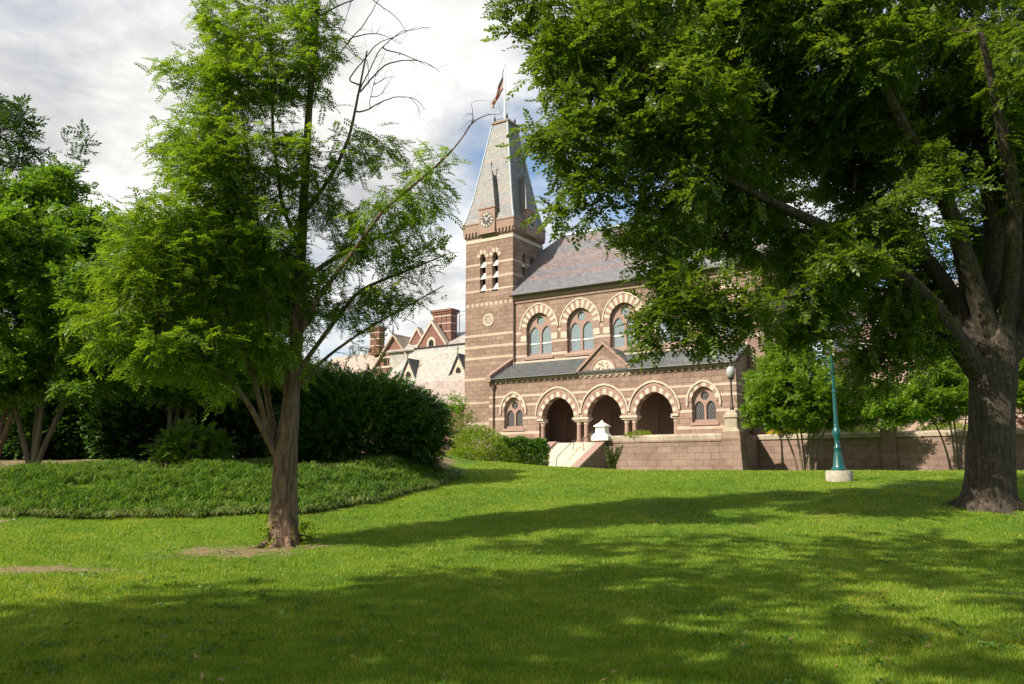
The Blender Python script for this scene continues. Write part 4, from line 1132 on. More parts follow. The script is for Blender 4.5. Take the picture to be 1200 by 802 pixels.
def wood_mesh(name, P, par, rad, child, material, parent, rng, minr=0.0, flare=None, gnarl=0.0, trunk_sides=20):
    mb_v = []; mb_f = []
    n = len(P); done = np.zeros(n, bool)
    starts = [i for i in range(n) if par[i] < 0]
    stack = [(i, None) for i in starts]
    while stack:
        i, prev = stack.pop()
        ch = [i]
        while child[ch[-1]]:
            c = child[ch[-1]]; b = max(c, key=lambda k: rad[k])
            for k in c:
                if k != b: stack.append((k, ch[-1]))
            ch.append(b)
        pts = [P[k] for k in ch]; rs = [rad[k] for k in ch]
        if prev is not None:
            pts = [P[prev]] + pts; rs = [min(rs[0]*1.15, rad[prev])] + rs
        if max(rs) < minr or len(pts) < 2: continue
        R = max(rs); k = trunk_sides if R > 0.12 else (9 if R > 0.05 else (6 if R > 0.02 else 4))
        pts = np.array(pts); t = np.gradient(pts, axis=0); t /= np.linalg.norm(t, axis=1)[:, None] + 1e-9
        ref = np.array([1.0, 0, 0]) if abs(t[0][0]) < .9 else np.array([0, 1.0, 0])
        off = len(mb_v); ang = np.arange(k)*2*np.pi/k
        ph = rng.uniform(0, 6, 4)
        for a in range(len(pts)):
            ref = ref - t[a]*ref.dot(t[a]); ref /= np.linalg.norm(ref); bi = np.cross(t[a], ref)
            r = np.full(k, rs[a])
            if R > 0.12:
                z = pts[a][2]
                r = r*(1 + gnarl*(0.6*np.sin(3*ang + ph[0] + z*0.9) + 0.4*np.sin(5*ang + ph[1] - z*1.7) + 0.35*np.sin(8*ang + ph[2] + z*3.0)))
                if flare is not None and prev is None:
                    hgt = max(0, z - pts[0][2])
                    r = r*(1 + flare[0]*math.exp(-hgt/flare[1])*(1 + 0.75*np.sin(flare[2]*ang + ph[3])))
            for q in range(k):
                mb_v.append(pts[a] + r[q]*(ref*math.cos(ang[q]) + bi*math.sin(ang[q])))
        for a in range(len(pts) - 1):
            for q in range(k):
                mb_f.append((off + a*k + q, off + a*k + (q+1) % k, off + (a+1)*k + (q+1) % k, off + (a+1)*k + q))
    me = np_mesh(name, np.array(mb_v), np.array(mb_f), material, True)
    return link_mesh(name, me, parent)

def make_tree(name, label, base, stems, lobes, natt, sprays, temps, lmat, bmat, rng, group=None, step=0.35, dkill=0.5, dinf=4.0, leaf_r=0.4, flare=(0.5, 0.35, 5), gnarl=0.05,
              minr=0.004, tilt=0.45, down=0.15, cat='tree', scale=(0.8, 1.2), r0=0.006, up=0.08, extra=None, shell=0.35, hollow=1.0):
    root = empty(name, tuple(base)); tag(root, label, cat, group)
    b = np.array(base, float)
    att = lobes_points(lobes, natt, rng, shell)
    P, par, rad, child, nst = grow(stems, att, rng, step=step, dkill=dkill, dinf=dinf, r0=r0, up=up)
    wood_mesh('trunk', P - b, par, rad, child, bmat, root, rng, minr=minr, flare=flare, gnarl=gnarl)
    # leaves grow along the thin shoots and round the shoot ends
    thin = [i for i in range(nst, len(P)) if rad[i] < r0*3.2]
    idx = rng.choice(thin, size=int(natt*sprays), replace=True)
    q = np.array([par[i] for i in idx])
    t = rng.uniform(0, 1, len(idx))[:, None]
    pos = P[idx]*t + P[q]*(1 - t)
    d = P[idx] - P[q]; d /= np.linalg.norm(d, axis=1)[:, None] + 1e-9
    d = d + rng.normal(0, .7, d.shape); d[:, 2] *= 0.5
    pos = pos + rng.normal(0, leaf_r*0.45, pos.shape)*np.array([1, 1, .6])
    foliage('crown', pos - b, d, temps, lmat, root, rng, scale=scale, tilt=tilt, down=down)
    return root

def T(seed, **kw):
    r = np.random.default_rng(seed); return [spray_template(r, **kw) for _ in range(5)]
TP_SHADE = T(1, n=11, length=0.46, ll=0.145, lw=0.080, ang=58, droop=0.25, jitter=0.30)
TP_FEATHER = T(2, n=17, length=0.36, ll=0.10, lw=0.036, ang=66, droop=0.30, jitter=0.16)
TP_UNDER = T(3, n=9, length=0.42, ll=0.16, lw=0.085, ang=58, droop=0.35, jitter=0.30)
TP_ASH = T(4, n=11, length=0.55, ll=0.24, lw=0.085, ang=62, droop=0.30, jitter=0.20)
TP_MYRTLE = T(5, n=9, length=0.36, ll=0.12, lw=0.075, ang=58, droop=0.1, jitter=0.40)
TP_SHRUB = T(6, n=9, length=0.30, ll=0.12, lw=0.055, ang=55, droop=0.25, jitter=0.35)
TP_HEDGE = T(7, n=8, length=0.20, ll=0.085, lw=0.055, ang=60, droop=0.0, jitter=0.6)
TP_FAR = T(8, n=8, length=0.55, ll=0.24, lw=0.14, ang=58, droop=0.25, jitter=0.35)

def lobe(px, py, Y, rx, ry, rz=None, w=1.0):
    """a crown lobe seen at a pixel at distance Y, radii in pixels across and up, depth in metres"""
    c = pix(px, py, Y); s = Y/FPX
    return (c, (rx*s, (rz if rz is not None else rx*s), ry*s), w)
def path(*pts): return [pix(x, y, Y) for x, y, Y in pts]

# ---- front left tree: tall, feathery, thin on the right
r = np.random.default_rng(21)
b0 = np.array([pix(332, 640, 17)[0], 17.0, 0]); b0[2] = gz(b0[0], b0[1]) - 0.16
stems = [
    ([b0] + path((333, 600, 17), (335, 535, 17), (343, 455, 17), (348, 380, 17.05), (353, 300, 17.1), (357, 220, 17.1), (362, 130, 17.1), (370, 30, 17.1), (375, -60, 17.1), (378, -130, 17.1)),
     [.30, .262, .24, .155, .130, .108, .092, .076, .058, .034, .014], None),
    (path((328, 548, 17), (312, 500, 16.9), (297, 440, 16.7), (276, 385, 16.5), (255, 340, 16.3), (235, 300, 16.1)), [.072, .062, .052, .042, .032, .02], 0),
    (path((327, 535, 17), (316, 480, 17.2), (306, 420, 17.4), (292, 350, 17.6), (285, 270, 17.7), (278, 180, 17.8), (272, 90, 17.8)), [.075, .066, .056, .046, .036, .026, .014], 0),
    (path((326, 540, 17), (290, 470, 16.4), (245, 420, 15.9), (205, 385, 15.5), (165, 350, 15.2)), [.07, .055, .045, .032, .02], 0),
    (path((340, 480, 17), (318, 400, 16.6), (308, 330, 16.4), (300, 240, 16.3), (286, 150, 16.2), (276, 60, 16.2)), [.05, .044, .038, .032, .024, .012], 0),
    (path((348, 400, 17), (372, 350, 16.7), (410, 300, 16.3), (450, 245, 16.0), (500, 205, 15.8), (535, 172, 15.6), (556, 140, 15.5)), [.06, .05, .04, .032, .024, .016, .008], 0),
    (path((346, 440, 17), (375, 400, 17.2), (420, 340, 17.5), (470, 320, 17.6), (520, 300, 17.7)), [.06, .05, .04, .028, .015], 0),
    (path((352, 330, 17), (395, 300, 17.3), (440, 280, 17.6), (485, 262, 17.8), (490, 235, 17.8)), [.055, .045, .035, .024, .015], 0),
    (path((357, 250, 17.1), (390, 205, 17.2), (410, 160, 17.3), (420, 110, 17.4), (430, 60, 17.4)), [.05, .042, .034, .026, .018], 0),
    (path((354, 300, 17.1), (330, 240, 17.3), (320, 160, 17.4), (318, 70, 17.5), (310, -20, 17.5)), [.05, .042, .034, .026, .015], 0),
    (path((345, 460, 17), (380, 420, 17.3), (430, 385, 17.5), (485, 355, 17.6), (520, 335, 17.7)), [.05, .035, .025, .018, .01], 0),
]
lobes_l = [
    lobe(215, 300, 16.0, 82, 95, 1.6, 1.3), lobe(170, 340, 15.6, 75, 65, 1.3, .9), lobe(255, 200, 16.2, 70, 85, 1.5, 1.2), lobe(215, 170, 16.2, 45, 45, 1.0, .9),
    lobe(285, 90, 16.6, 62, 70, 1.3, 1.0), lobe(265, 30, 16.8, 45, 45, 1.0, .8), lobe(350, 60, 17, 62, 85, 1.2, .6), lobe(320, -60, 17, 80, 70, 1.2, .7),
    lobe(190, 410, 15.6, 95, 42, 1.4, .65), lobe(135, 375, 15.4, 45, 50, 1.0, .8), lobe(165, 270, 15.8, 50, 50, 1.0, 1), lobe(200, 90, 16.6, 30, 26, .7, .7), lobe(270, 395, 16, 70, 45, 1.3, .6), lobe(310, 300, 16.4, 60, 90, 1.4, .9),
    lobe(350, 190, 17, 70, 55, 1.4, .4), lobe(415, 180, 17.4, 42, 34, .9, .45), lobe(460, 175, 17.6, 26, 22, .6, .8), lobe(495, 195, 16, 34, 26, .6, .9), lobe(470, 245, 16.5, 62, 30, .9, .4), lobe(515, 248, 16, 26, 28, .6, .9),
    lobe(440, 300, 17.3, 70, 34, 1.2, .45), lobe(500, 300, 17.5, 40, 26, .7, .9), lobe(530, 305, 17.6, 22, 14, .4, .9), lobe(455, 350, 17.4, 60, 22, .9, .8), lobe(400, 365, 17.4, 55, 26, 1.0, .5), lobe(405, 405, 17.4, 34, 22, .8, .5), lobe(350, 340, 17.2, 55, 60, 1.2, .4),
    lobe(395, 255, 17.2, 40, 40, 1, .35), lobe(325, 415, 16.7, 55, 34, 1.2, .5), lobe(255, 460, 15.8, 40, 22, .8, .5),
]
lt = make_tree('feathery_tree', 'tall feathery tree with reddish furrowed trunk on the left lawn', b0, stems, lobes_l, 2800, 4.4, TP_FEATHER, M['leaf_feather'], M['bark_red'], r,
               step=0.22, dkill=0.26, dinf=3.0, leaf_r=0.36, flare=(0.42, 0.38, 5), gnarl=0.06, minr=0.0035, r0=0.0045, tilt=0.4, down=0.2)
# bare dead branches, upper right of that tree
def dead_branches(stems=stems):
    rr = np.random.default_rng(5)
    mains = [((372, 20, 17.1), (400, 5, 17.2), (430, -8, 17.3), (470, 20, 17.4), (480, 40, 17.4)),
             ((366, 100, 17.1), (400, 60, 17.2), (430, 20, 17.3), (445, -5, 17.3), (470, -40, 17.3)),
             ((362, 130, 17.1), (392, 60, 17.2), (410, 10, 17.2), (425, -40, 17.3)),
             ((412, 152, 17.3), (420, 110, 17.4), (445, 60, 17.5), (470, 38, 17.6), (505, 33, 17.7)),
             ((405, 95, 17.3), (440, 52, 17.5), (470, 40, 17.6), (490, 32, 17.7)),
             ((422, 108, 17.4), (450, 78, 17.5), (478, 70, 17.6), (502, 72, 17.7), (516, 84, 17.7)),
             ((430, 132, 17.4), (440, 122, 17.5), (465, 114, 17.6), (490, 117, 17.7), (500, 130, 17.7)),
             ((432, 122, 17.4), (442, 85, 17.5), (452, 60, 17.5)), ((408, 45, 17.2), (430, 40, 17.4), (450, 42, 17.5), (470, 55, 17.6)),
             ((432, 70, 17.4), (431, 90, 17.4), (434, 105, 17.4)), ((446, 57, 17.5), (470, 62, 17.6), (490, 70, 17.6), (498, 75, 17.7)), ((425, 70, 17.4), (408, 60, 17.3), (404, 50, 17.3)),
             ((440, 100, 17.4), (455, 88, 17.5), (462, 92, 17.6)), ((438, 118, 17.5), (452, 105, 17.5), (460, 90, 17.6)), ((478, 114, 17.6), (491, 125, 17.6), (491, 140, 17.6)),
             ((543, 155, 15.55), (556, 140, 15.5), (572, 134, 15.5), (586, 134, 15.5)), ((552, 146, 15.5), (556, 135, 15.5), (552, 122, 15.5)), ((300, 405, 16.5), (262, 345, 15.9), (230, 332, 15.5), (205, 345, 15.3))]
    known = [resample(st[0], st[1], .06)[0] for st in stems]
    for m_ in mains:
        p = [pix(*q) for q in m_]
        kn = np.concatenate(known); d0 = np.linalg.norm(kn - p[0], axis=1); a0 = kn[d0.argmin()]
        if d0.min() > .03: p = [a0] + p
        rad = np.linspace(.020, .005, len(p)) if len(p) > 4 else np.linspace(.012, .004, len(p))
        q, rs = resample(p, rad, 0.10); q[1:] = q[1:] + np.cumsum(rr.normal(0, .006, q[1:].shape), 0)
        known.append(q)
        mb = MB(); mb.tube(q, list(rs), 6)
        for k in range(4):
            i = rr.integers(len(q)//3, len(q)); d = rr.normal(0, 1, 3); d /= np.linalg.norm(d); d[1] *= .4
            a = q[i]; mb.tube([a, a + d*.14 + (0, 0, .02), a + d*.32 + (0, 0, -.02)], [rs[i]*.55, .004, .002], 4)
        o = mb.build('dead_branch', M['bark_dead'], lt, smooth=True)
        o.location = -Vector(lt.location)
dead_branches()

# ---- big spreading tree on the right
r = np.random.default_rng(33)
YB = 22.5
b1 = np.array([pix(1160, 607, YB)[0], YB, 0]); b1[2] = gz(b1[0], b1[1]) - 0.42
stems = [
    ([b1] + path((1160, 570, YB), (1161, 520, YB), (1162, 470, YB), (1164, 430, YB), (1166, 395, YB), (1168, 340, YB), (1165, 270, YB+.2), (1158, 190, YB+.3), (1140, 110, YB+.4), (1120, 20, YB+.5), (1105, -80, YB+.5)),
     [.68, .62, .57, .57, .60, .53, .34, .28, .24, .18, .12, .05], None),
    (path((1150, 440, YB), (1125, 405, YB-.2), (1085, 350, YB-.6), (1035, 305, YB-1.2), (985, 275, YB-1.8), (930, 250, YB-2.4), (860, 215, YB-3.0), (780, 165, YB-3.6), (710, 120, YB-4.0)), [.36, .30, .26, .22, .18, .14, .10, .06, .03], 0),
    (path((1152, 430, YB), (1130, 370, YB+.4), (1100, 320, YB+.8), (1050, 265, YB+1.4), (1000, 215, YB+2), (945, 165, YB+2.6), (880, 110, YB+3), (820, 60, YB+3.4)), [.30, .26, .22, .18, .14, .1, .06, .03], 0),
    (path((1165, 410, YB), (1140, 330, YB-.6), (1115, 250, YB-1.4), (1075, 180, YB-2.2), (1040, 110, YB-3), (1000, 30, YB-3.6), (970, -60, YB-4)), [.32, .26, .21, .17, .13, .09, .04], 0),
    (path((1178, 410, YB), (1190, 330, YB+.4), (1196, 240, YB+.8), (1205, 140, YB+1), (1215, 40, YB+1.2), (1220, -60, YB+1.2)), [.30, .25, .2, .16, .11, .05], 0),
    (path((1180, 425, YB), (1215, 370, YB-.4), (1255, 300, YB-.8), (1310, 230, YB-1.2), (1380, 160, YB-1.4)), [.30, .24, .18, .12, .05], 0),
    (path((1172, 400, YB), (1185, 320, YB-1), (1190, 230, YB-2.2), (1170, 130, YB-3.4), (1150, 40, YB-4.4)), [.26, .22, .17, .12, .06], 0),
    (path((1100, 372, YB-.4), (1050, 345, YB+.2), (1000, 330, YB+1), (950, 320, YB+1.8), (900, 318, YB+2.4)), [.08, .06, .045, .03, .015], 1),
    (path((985, 275, YB-1.8), (930, 272, YB-1.4), (870, 262, YB-.8), (800, 262, YB-.4), (730, 285, YB-.2)), [.10, .08, .06, .045, .02], 1),
    (path((1035, 305, YB-1.2), (980, 330, YB-2.4), (920, 350, YB-3.2), (850, 362, YB-3.8), (790, 372, YB-4.2)), [.07, .055, .04, .03, .015], 1),
    (path((1155, 435, YB), (1140, 380, YB+1.0), (1128, 320, YB+2.4), (1110, 250, YB+4.0), (1090, 170, YB+5.4)), [.24, .2, .16, .12, .05], 0),
]
lobes_r = [
    lobe(658, 60, YB-4, 56, 72, 1.8, 1.2), lobe(615, 10, YB-4, 42, 35, 1.2, 1.1), lobe(690, 150, YB-4, 85, 80, 2.2), lobe(640, 175, YB-4, 38, 45, 1.2, 1.1), lobe(720, 40, YB-3, 90, 90, 2.5),
    lobe(800, 110, YB-3, 100, 110, 3), lobe(655, 245, YB-3.8, 45, 26, 1.2, 2.2), lobe(700, 225, YB-3.6, 55, 40, 1.6, 1.5), lobe(775, 258, YB-3, 64, 56, 2, 1.7), lobe(785, 322, YB-2.8, 40, 52, 1.6, 2.6), lobe(742, 400, YB-2.6, 22, 34, .7, 2.4), lobe(800, 350, YB-3.4, 65, 55, 1.8, 2.6),
    lobe(850, 250, YB-1, 90, 70, 2.6, 1.3), lobe(860, 370, YB-3.4, 62, 38, 1.6, 2.4), lobe(830, 402, YB-3.2, 50, 18, 1, 3), lobe(900, 130, YB, 110, 110, 3), lobe(860, 20, YB-2, 120, 90, 3), lobe(980, 60, YB-2, 110, 100, 3.2), lobe(1000, 180, YB+2, 100, 80, 3),
    lobe(950, 388, YB-1.5, 60, 30, 1.6, 2.4), lobe(985, 345, YB+1.5, 60, 32, 1.6, 1.2), lobe(920, 300, YB+1, 60, 45, 2, 1), lobe(985, 300, 19.4, 60, 34, 1.6, 1.3), lobe(1010, 280, YB+2.5, 80, 60, 2.4, 1), lobe(1030, 420, YB-.5, 45, 50, 1.4, 2.2), lobe(1005, 455, YB+.5, 22, 34, .8, 1.8), lobe(1060, 340, YB+2.4, 60, 55, 2, 1.6), lobe(900, 345, YB+2.6, 40, 22, 1.4, .7),
    lobe(1080, 90, YB+1, 100, 110, 3.4), lobe(1180, 120, YB, 90, 130, 4), lobe(1120, -60, YB, 170, 90, 4, .5), lobe(930, -80, YB-1, 160, 70, 4, .5), lobe(740, -60, YB-2, 130, 60, 3, .6), lobe(1240, 200, YB, 70, 110, 3.5), lobe(1290, 120, YB-1, 110, 130, 4, .4), lobe(1180, 280, YB+3, 60, 60, 2.4, .8), lobe(1110, 390, YB+3, 50, 40, 1.6, 1.6), lobe(1100, 230, YB-3.5, 60, 60, 1.5, .5),
    lobe(1225, 370, YB+2.4, 50, 55, 2, 1.2),
]
rt = make_tree('spreading_tree', 'huge spreading shade tree with massive forked grey trunk on the right', b1, stems, lobes_r, 6000, 7.8, TP_SHADE, M['leaf_shade'], M['bark_grey'], r,
          step=0.36, dkill=0.42, dinf=4.0, leaf_r=0.42, flare=(0.46, 0.34, 6), gnarl=0.05, minr=0.006, r0=0.007, tilt=0.45, down=0.12, shell=0.3)

def surface_roots(tree, R0, seed, n):
    r = np.random.default_rng(seed); bx, by, bz = tree.location
    for k in range(n):
        a = 2*math.pi*k/n + r.uniform(-.35, .35); pts = []; ln = r.uniform(.5, 1.0)
        for q in np.linspace(0, 1, 9):
            d = R0*.72 + ln*q; aa = a + .35*math.sin(q*3 + k)*q
            x, y = math.cos(aa)*d, math.sin(aa)*d
            pts.append((x, y, gz(bx + x, by + y) - bz + .16*(1-q)**2 - .03*q))
        mb = MB(); mb.tube(pts, list(np.linspace(.17, .03, 9)*(R0/.75)), 8); mb.build('surface_root', M['bark_grey'] if R0 > .5 else M['bark_red'], tree, smooth=True)
surface_roots(rt, .80, 3, 7); surface_roots(lt, .34, 4, 5)

# ---- group of understory trees at the left
def understory(px, Y, spreads, lobes, label, seed, natt=700, sprays=6.0, temps=TP_UNDER, lm='leaf_under', bm='bark_smooth', name='understory_tree', group='trees behind the liriope bed', rad=.11, foot=.06, **kw):
    r = np.random.default_rng(seed)
    x = (px - 600)/FPX*Y; b = np.array([x, Y, gz(x, Y) - 0.05])
    st = []
    for k, (dx, dy, h) in enumerate(spreads):
        p = [b + np.array([dx*foot, dy*foot, 0]), b + np.array([dx*(.32 + foot*.4), dy*.35, h*.35]), b + np.array([dx*.7, dy*.8, h*.75]), b + np.array([dx, dy, h])]
        st.append((p, [rad, rad*.8, rad*.6, rad*.3], None))
    return make_tree(name, label, b, st, lobes, natt, sprays, temps, M[lm], M[bm], r, group=group, leaf_r=.42, flare=(.25, .3, 4), gnarl=.04, **kw)

understory(45, 28, [(-1.5, 0, 3.6), (-.4, .6, 4.2), (.5, -.3, 4.2), (1.4, .2, 3.6)],
           [lobe(40, 300, 28, 75, 80, 2.4), lobe(95, 380, 27, 60, 60, 2), lobe(20, 420, 27, 60, 45, 2), lobe(110, 280, 28.5, 45, 60, 2, .8), lobe(60, 220, 29, 50, 40, 1.6), lobe(110, 450, 26.5, 45, 25, 1.2), lobe(20, 290, 24, 70, 60, 2), lobe(115, 340, 24, 55, 50, 1.6, .7)],
           'multi-stemmed leafy tree with four splayed stems behind the liriope bed', 41, 1700, 8.5)
understory(203, 28.5, [(-.2, 0, 4.2), (.25, .4, 4.4), (1.2, -.3, 3.2)],
           [lobe(190, 400, 28, 75, 50, 2.2), lobe(250, 380, 28.5, 60, 60, 2.2), lobe(150, 440, 27.2, 50, 28, 1.4), lobe(300, 420, 28, 50, 45, 1.8), lobe(240, 455, 27.5, 60, 22, 1.4), lobe(210, 320, 29, 80, 60, 2.2), lobe(310, 340, 29.5, 60, 70, 2), lobe(190, 300, 24.5, 70, 60, 1.8), lobe(280, 300, 25.5, 50, 60, 1.8)],
           'leafy tree with three greyish stems behind the feathery tree trunk', 42, 1700, 8.5)
understory(-4, 28, [(-.5, 0, 4), (.5, .3, 4.2), (1.3, 0, 4)],
           [lobe(-30, 350, 28, 70, 90, 2.4), lobe(10, 240, 28.5, 45, 40, 1.8), lobe(-20, 440, 27, 60, 40, 1.8)],
           'leafy tree with thin reddish stems at the left picture edge', 43, 600, 8, bm='bark_red')
understory(-20, 31, [(0, 0, 8), (2.0, .2, 9.6), (-1.6, .4, 9)],
           [lobe(10, 140, 31, 38, 38, 1.2), lobe(30, 170, 31, 32, 24, 1, .9), lobe(96, 160, 30, 16, 18, .5, .8), lobe(75, 190, 30.5, 26, 12, .8, .5), lobe(-60, 120, 31, 60, 60, 2), lobe(5, 185, 31, 30, 20, 1)],
           'taller tree with drooping pinnate leaves rising against the sky', 44, 420, 3.0, temps=TP_ASH, lm='leaf_ash', name='ash_tree', step=.4, dkill=.5, rad=.16)
# dark thicket under those trees
def shrub(name, label, cat, px, Y, lobes, n, temps, lm, seed, group=None, stems=6, bm='bark_grey', tilt=.5, down=.1, up=0.25, base=None):
    r = np.random.default_rng(seed)
    x = (px - 600)/FPX*Y if base is None else base[0]
    b = np.array([x, Y, gz(x, Y) - .05]) if base is None else np.array(base, float)
    root = tag(empty(name, tuple(b)), label, cat, group)
    pts = lobes_points(lobes, n, r, .62)
    g = ground_z(pts[:, 0], pts[:, 1]) if base is None else b[2]
    pts = pts[pts[:, 2] > g + .08]
    cen = np.mean([l[0] for l in lobes], 0); d = pts - np.array([cen[0], cen[1], cen[2] - .4*lobes[0][1][2]])
    d /= np.linalg.norm(d, axis=1)[:, None]; d[:, 2] += up - .2
    foliage('foliage', pts - b, d, temps, M[lm], root, r, tilt=tilt, down=down)
    mb = MB()
    for k in range(stems):
        l = lobes[k % len(lobes)]; e = l[0] + r.uniform(-.5, .5, 3)*np.array(l[1])*.8
        s = b + np.array([r.uniform(-.5, .5)*l[1][0]*.5 + (l[0][0]-b[0])*.4, r.uniform(-.2, .2), .02]); m_ = (s + e)/2 + r.normal(0, .1, 3)
        mb.tube([s - b, m_ - b, e - b], [.035, .025, .01], 6)
    mb.build('stems', M[bm], root, smooth=True)
    return root
for k, (px, Y, lb, lab) in enumerate([
    (100, 34, [lobe(95, 480, 34, 75, 60, 2), lobe(60, 500, 33.5, 50, 45, 1.6)], 'dark shrub filling the shade between the two multi-stemmed trees'),
    (270, 34, [lobe(265, 470, 34, 80, 70, 2), lobe(310, 500, 33.5, 45, 45, 1.6)], 'dark shrub in the shade behind the feathery tree trunk'),
    (165, 33.5, [lobe(165, 500, 33.5, 60, 50, 1.8), lobe(205, 490, 34, 50, 60, 1.6)], 'dark shrub behind the three greyish stems'),
    (345, 33, [lobe(345, 490, 33, 50, 60, 1.6)], 'dark shrub between the reddish trunk and the rounded evergreen'),
    (-20, 34, [lobe(-20, 480, 34, 75, 70, 2)], 'dark shrub in the shade at the left picture edge')]):
    shrub('dark_shrub', lab, 'shrub', px, Y, lb, 4200, TP_FAR, 'leaf_dark', 60 + k, 'dark shrubs of the left thicket')
shrub('evergreen_shrub', 'huge rounded dark evergreen shrub right of the feathery tree', 'shrub', 440, 30.5,
      [lobe(430, 505, 30.5, 88, 72, 2.6, 1), lobe(480, 505, 30, 50, 50, 1.8, 1), lobe(385, 490, 30, 50, 62, 1.8, 1), lobe(350, 510, 29.5, 40, 40, 1.4, .8)], 17000, TP_SHRUB, 'leaf_dark', 71, stems=12, tilt=.4)
shrub('low_understory_shrub', 'small light green shrub with sparse leaves below the three-stemmed tree', 'shrub', 232, 27.5, [lobe(225, 525, 27.5, 45, 22, .8)], 420, TP_UNDER, 'leaf_under', 72)
# shrubs in front of the chapel
shrub('lime_bush', 'bright yellow green loose bush beside the clipped hedge', 'bush', 562, 50, [lobe(560, 525, 50, 36, 26, 1.8), lobe(545, 538, 48, 28, 18, 1.4), lobe(585, 538, 50, 22, 16, 1.2)], 3200, TP_HEDGE, 'leaf_lime', 73)
def hedge():
    r = np.random.default_rng(74)
    a = pix(584, 548, 54); c = pix(642, 549, 54)
    n = 6500
    u = r.uniform(0, 1, n); X = a[0] + (c[0] - a[0])*u; face = r.integers(0, 4, n)
    Yv = 54 + r.uniform(-.9, .9, n); Z = r.uniform(.1, 1.75, n)
    top = face < 2; Z[top] = 1.72 + r.normal(0, .06, top.sum()); fr = face == 2; Yv[fr] = 53.1 + r.normal(0, .07, fr.sum())
    rnd = smooth(0, .12, u)*smooth(1, .9, u); Z = Z*(0.82 + .18*rnd) + .08*np.sin(u*17)
    p = np.stack([X, Yv, Z + ground_z(X, Yv)], -1)
    b = np.array([(a[0]+c[0])/2, 54, gz((a[0]+c[0])/2, 54)]); root = tag(empty('clipped_hedge', tuple(b)), 'low clipped dark green hedge left of the porch stairs', 'hedge')
    d = r.normal(0, .5, p.shape); d[:, 2] += .5; d[:, 1] -= .3
    foliage('foliage', p - b, d, TP_HEDGE, M['leaf_hedge'], root, r)
    mb = MB()
    for k in range(7): mb.tube([(-1.4 + .47*k, 0, 0), (-1.4 + .47*k + .1, .1, 1.3)], [.03, .02], 5)
    mb.build('stems', M['bark_grey'], root)
hedge()
def juniper():
    r = np.random.default_rng(75)
    x, Y = pix(717, 548, 62)[0], 62.0; b = np.array([x, Y, gz(x, Y)])
    root = tag(empty('juniper_shrub', tuple(b)), 'spiky upright juniper against the brown terrace wall', 'shrub')
    P_, D_ = [], []
    for k in range(15):
        a = r.uniform(0, 6.28); lean = r.uniform(.1, .5); h = r.uniform(1.0, 2.1); n = 120
        t = r.uniform(.05, 1, n); dr = np.array([math.cos(a)*lean, math.sin(a)*lean, 1.0])
        p = np.outer(t*h, dr) + r.normal(0, .09, (n, 3))*(1.15 - t)[:, None]; P_.append(p); D_.append(np.tile(dr, (n, 1)))
    foliage('foliage', np.concatenate(P_), np.concatenate(D_), T(9, n=6, length=.16, ll=.12, lw=.03, ang=30, droop=0, jitter=.3), M['leaf_juniper'], root, r, tilt=.25, down=0)
    mb = MB()
    for k in range(6): mb.tube([(0, 0, 0), (.2*math.cos(k), .2*math.sin(k), 1.1)], [.03, .012], 5)
    mb.build('stems', M['bark_grey'], root)
juniper()
understory(536, 57, [(-.3, 0, 2.4), (.4, .1, 2.6), (0, -.2, 2.2)], [lobe(532, 478, 57, 26, 24, 1.6), lobe(552, 490, 57, 20, 18, 1.2), lobe(525, 498, 57, 24, 18, 1.2), lobe(545, 512, 57, 22, 14, 1.2)],
           'small sparse young tree in front of the tower base', 81, 220, 6.0, temps=TP_HEDGE, lm='leaf_myrtle', bm='bark_red', name='young_tree', group=None, rad=.04, step=.25, dkill=.3)
# crape myrtles along the retaining wall
GM = 'myrtles along the retaining wall'
understory(941, 57, [(-1.72, 0.13, 3.44), (-0.93, -0.40, 3.97), (-0.20, 0.40, 4.23), (0.40, -0.26, 4.23), (1.06, 0.26, 3.97), (1.72, 0.00, 3.44)],
           [lobe(930, 455, 57, 66, 50, 3.5), lobe(900, 480, 56.5, 36, 28, 2.0), lobe(975, 470, 57, 40, 36, 2.5), lobe(920, 420, 57.5, 44, 30, 2.3), lobe(1000, 486, 57, 30, 24, 1.8), lobe(950, 488, 57, 60, 22, 2.6), lobe(1022, 468, 56.5, 32, 32, 2.0)],
           'rounded myrtle with pale multi-stemmed trunk just left of the teal lamp post', 82, 1050, 14, temps=TP_MYRTLE, lm='leaf_myrtle', name='myrtle_tree', group=GM, rad=.085, foot=.34, scale=(1.0, 1.4))
understory(1118, 52, [(-1.44, 0.12, 3.49), (-0.60, -0.24, 3.85), (0.12, 0.36, 3.97), (0.72, -0.12, 3.85), (1.20, 0.24, 3.49)],
           [lobe(1110, 455, 52, 66, 44, 2.9), lobe(1066, 474, 51.5, 42, 28, 2.0), lobe(1046, 478, 51.5, 34, 30, 2.0), lobe(1150, 460, 52, 46, 40, 2.2), lobe(1110, 420, 52.5, 42, 24, 1.7)],
           'rounded myrtle with pale stems seen left of the massive forked trunk', 83, 950, 13, temps=TP_MYRTLE, lm='leaf_myrtle', name='myrtle_tree', group=GM, rad=.085, foot=.34, scale=(1.0, 1.4))
understory(1235, 49.5, [(-1.10, 0.11, 3.20), (-0.33, -0.22, 3.53), (0.33, 0.33, 3.64), (0.99, -0.11, 3.31)],
           [lobe(1225, 440, 49.5, 56, 44, 2.4), lobe(1190, 455, 49.5, 30, 26, 1.4)],
           'myrtle right of the massive forked trunk at the picture edge', 84, 600, 12, temps=TP_MYRTLE, lm='leaf_myrtle', name='myrtle_tree', group=GM, rad=.085, foot=.34, scale=(1.0, 1.4))
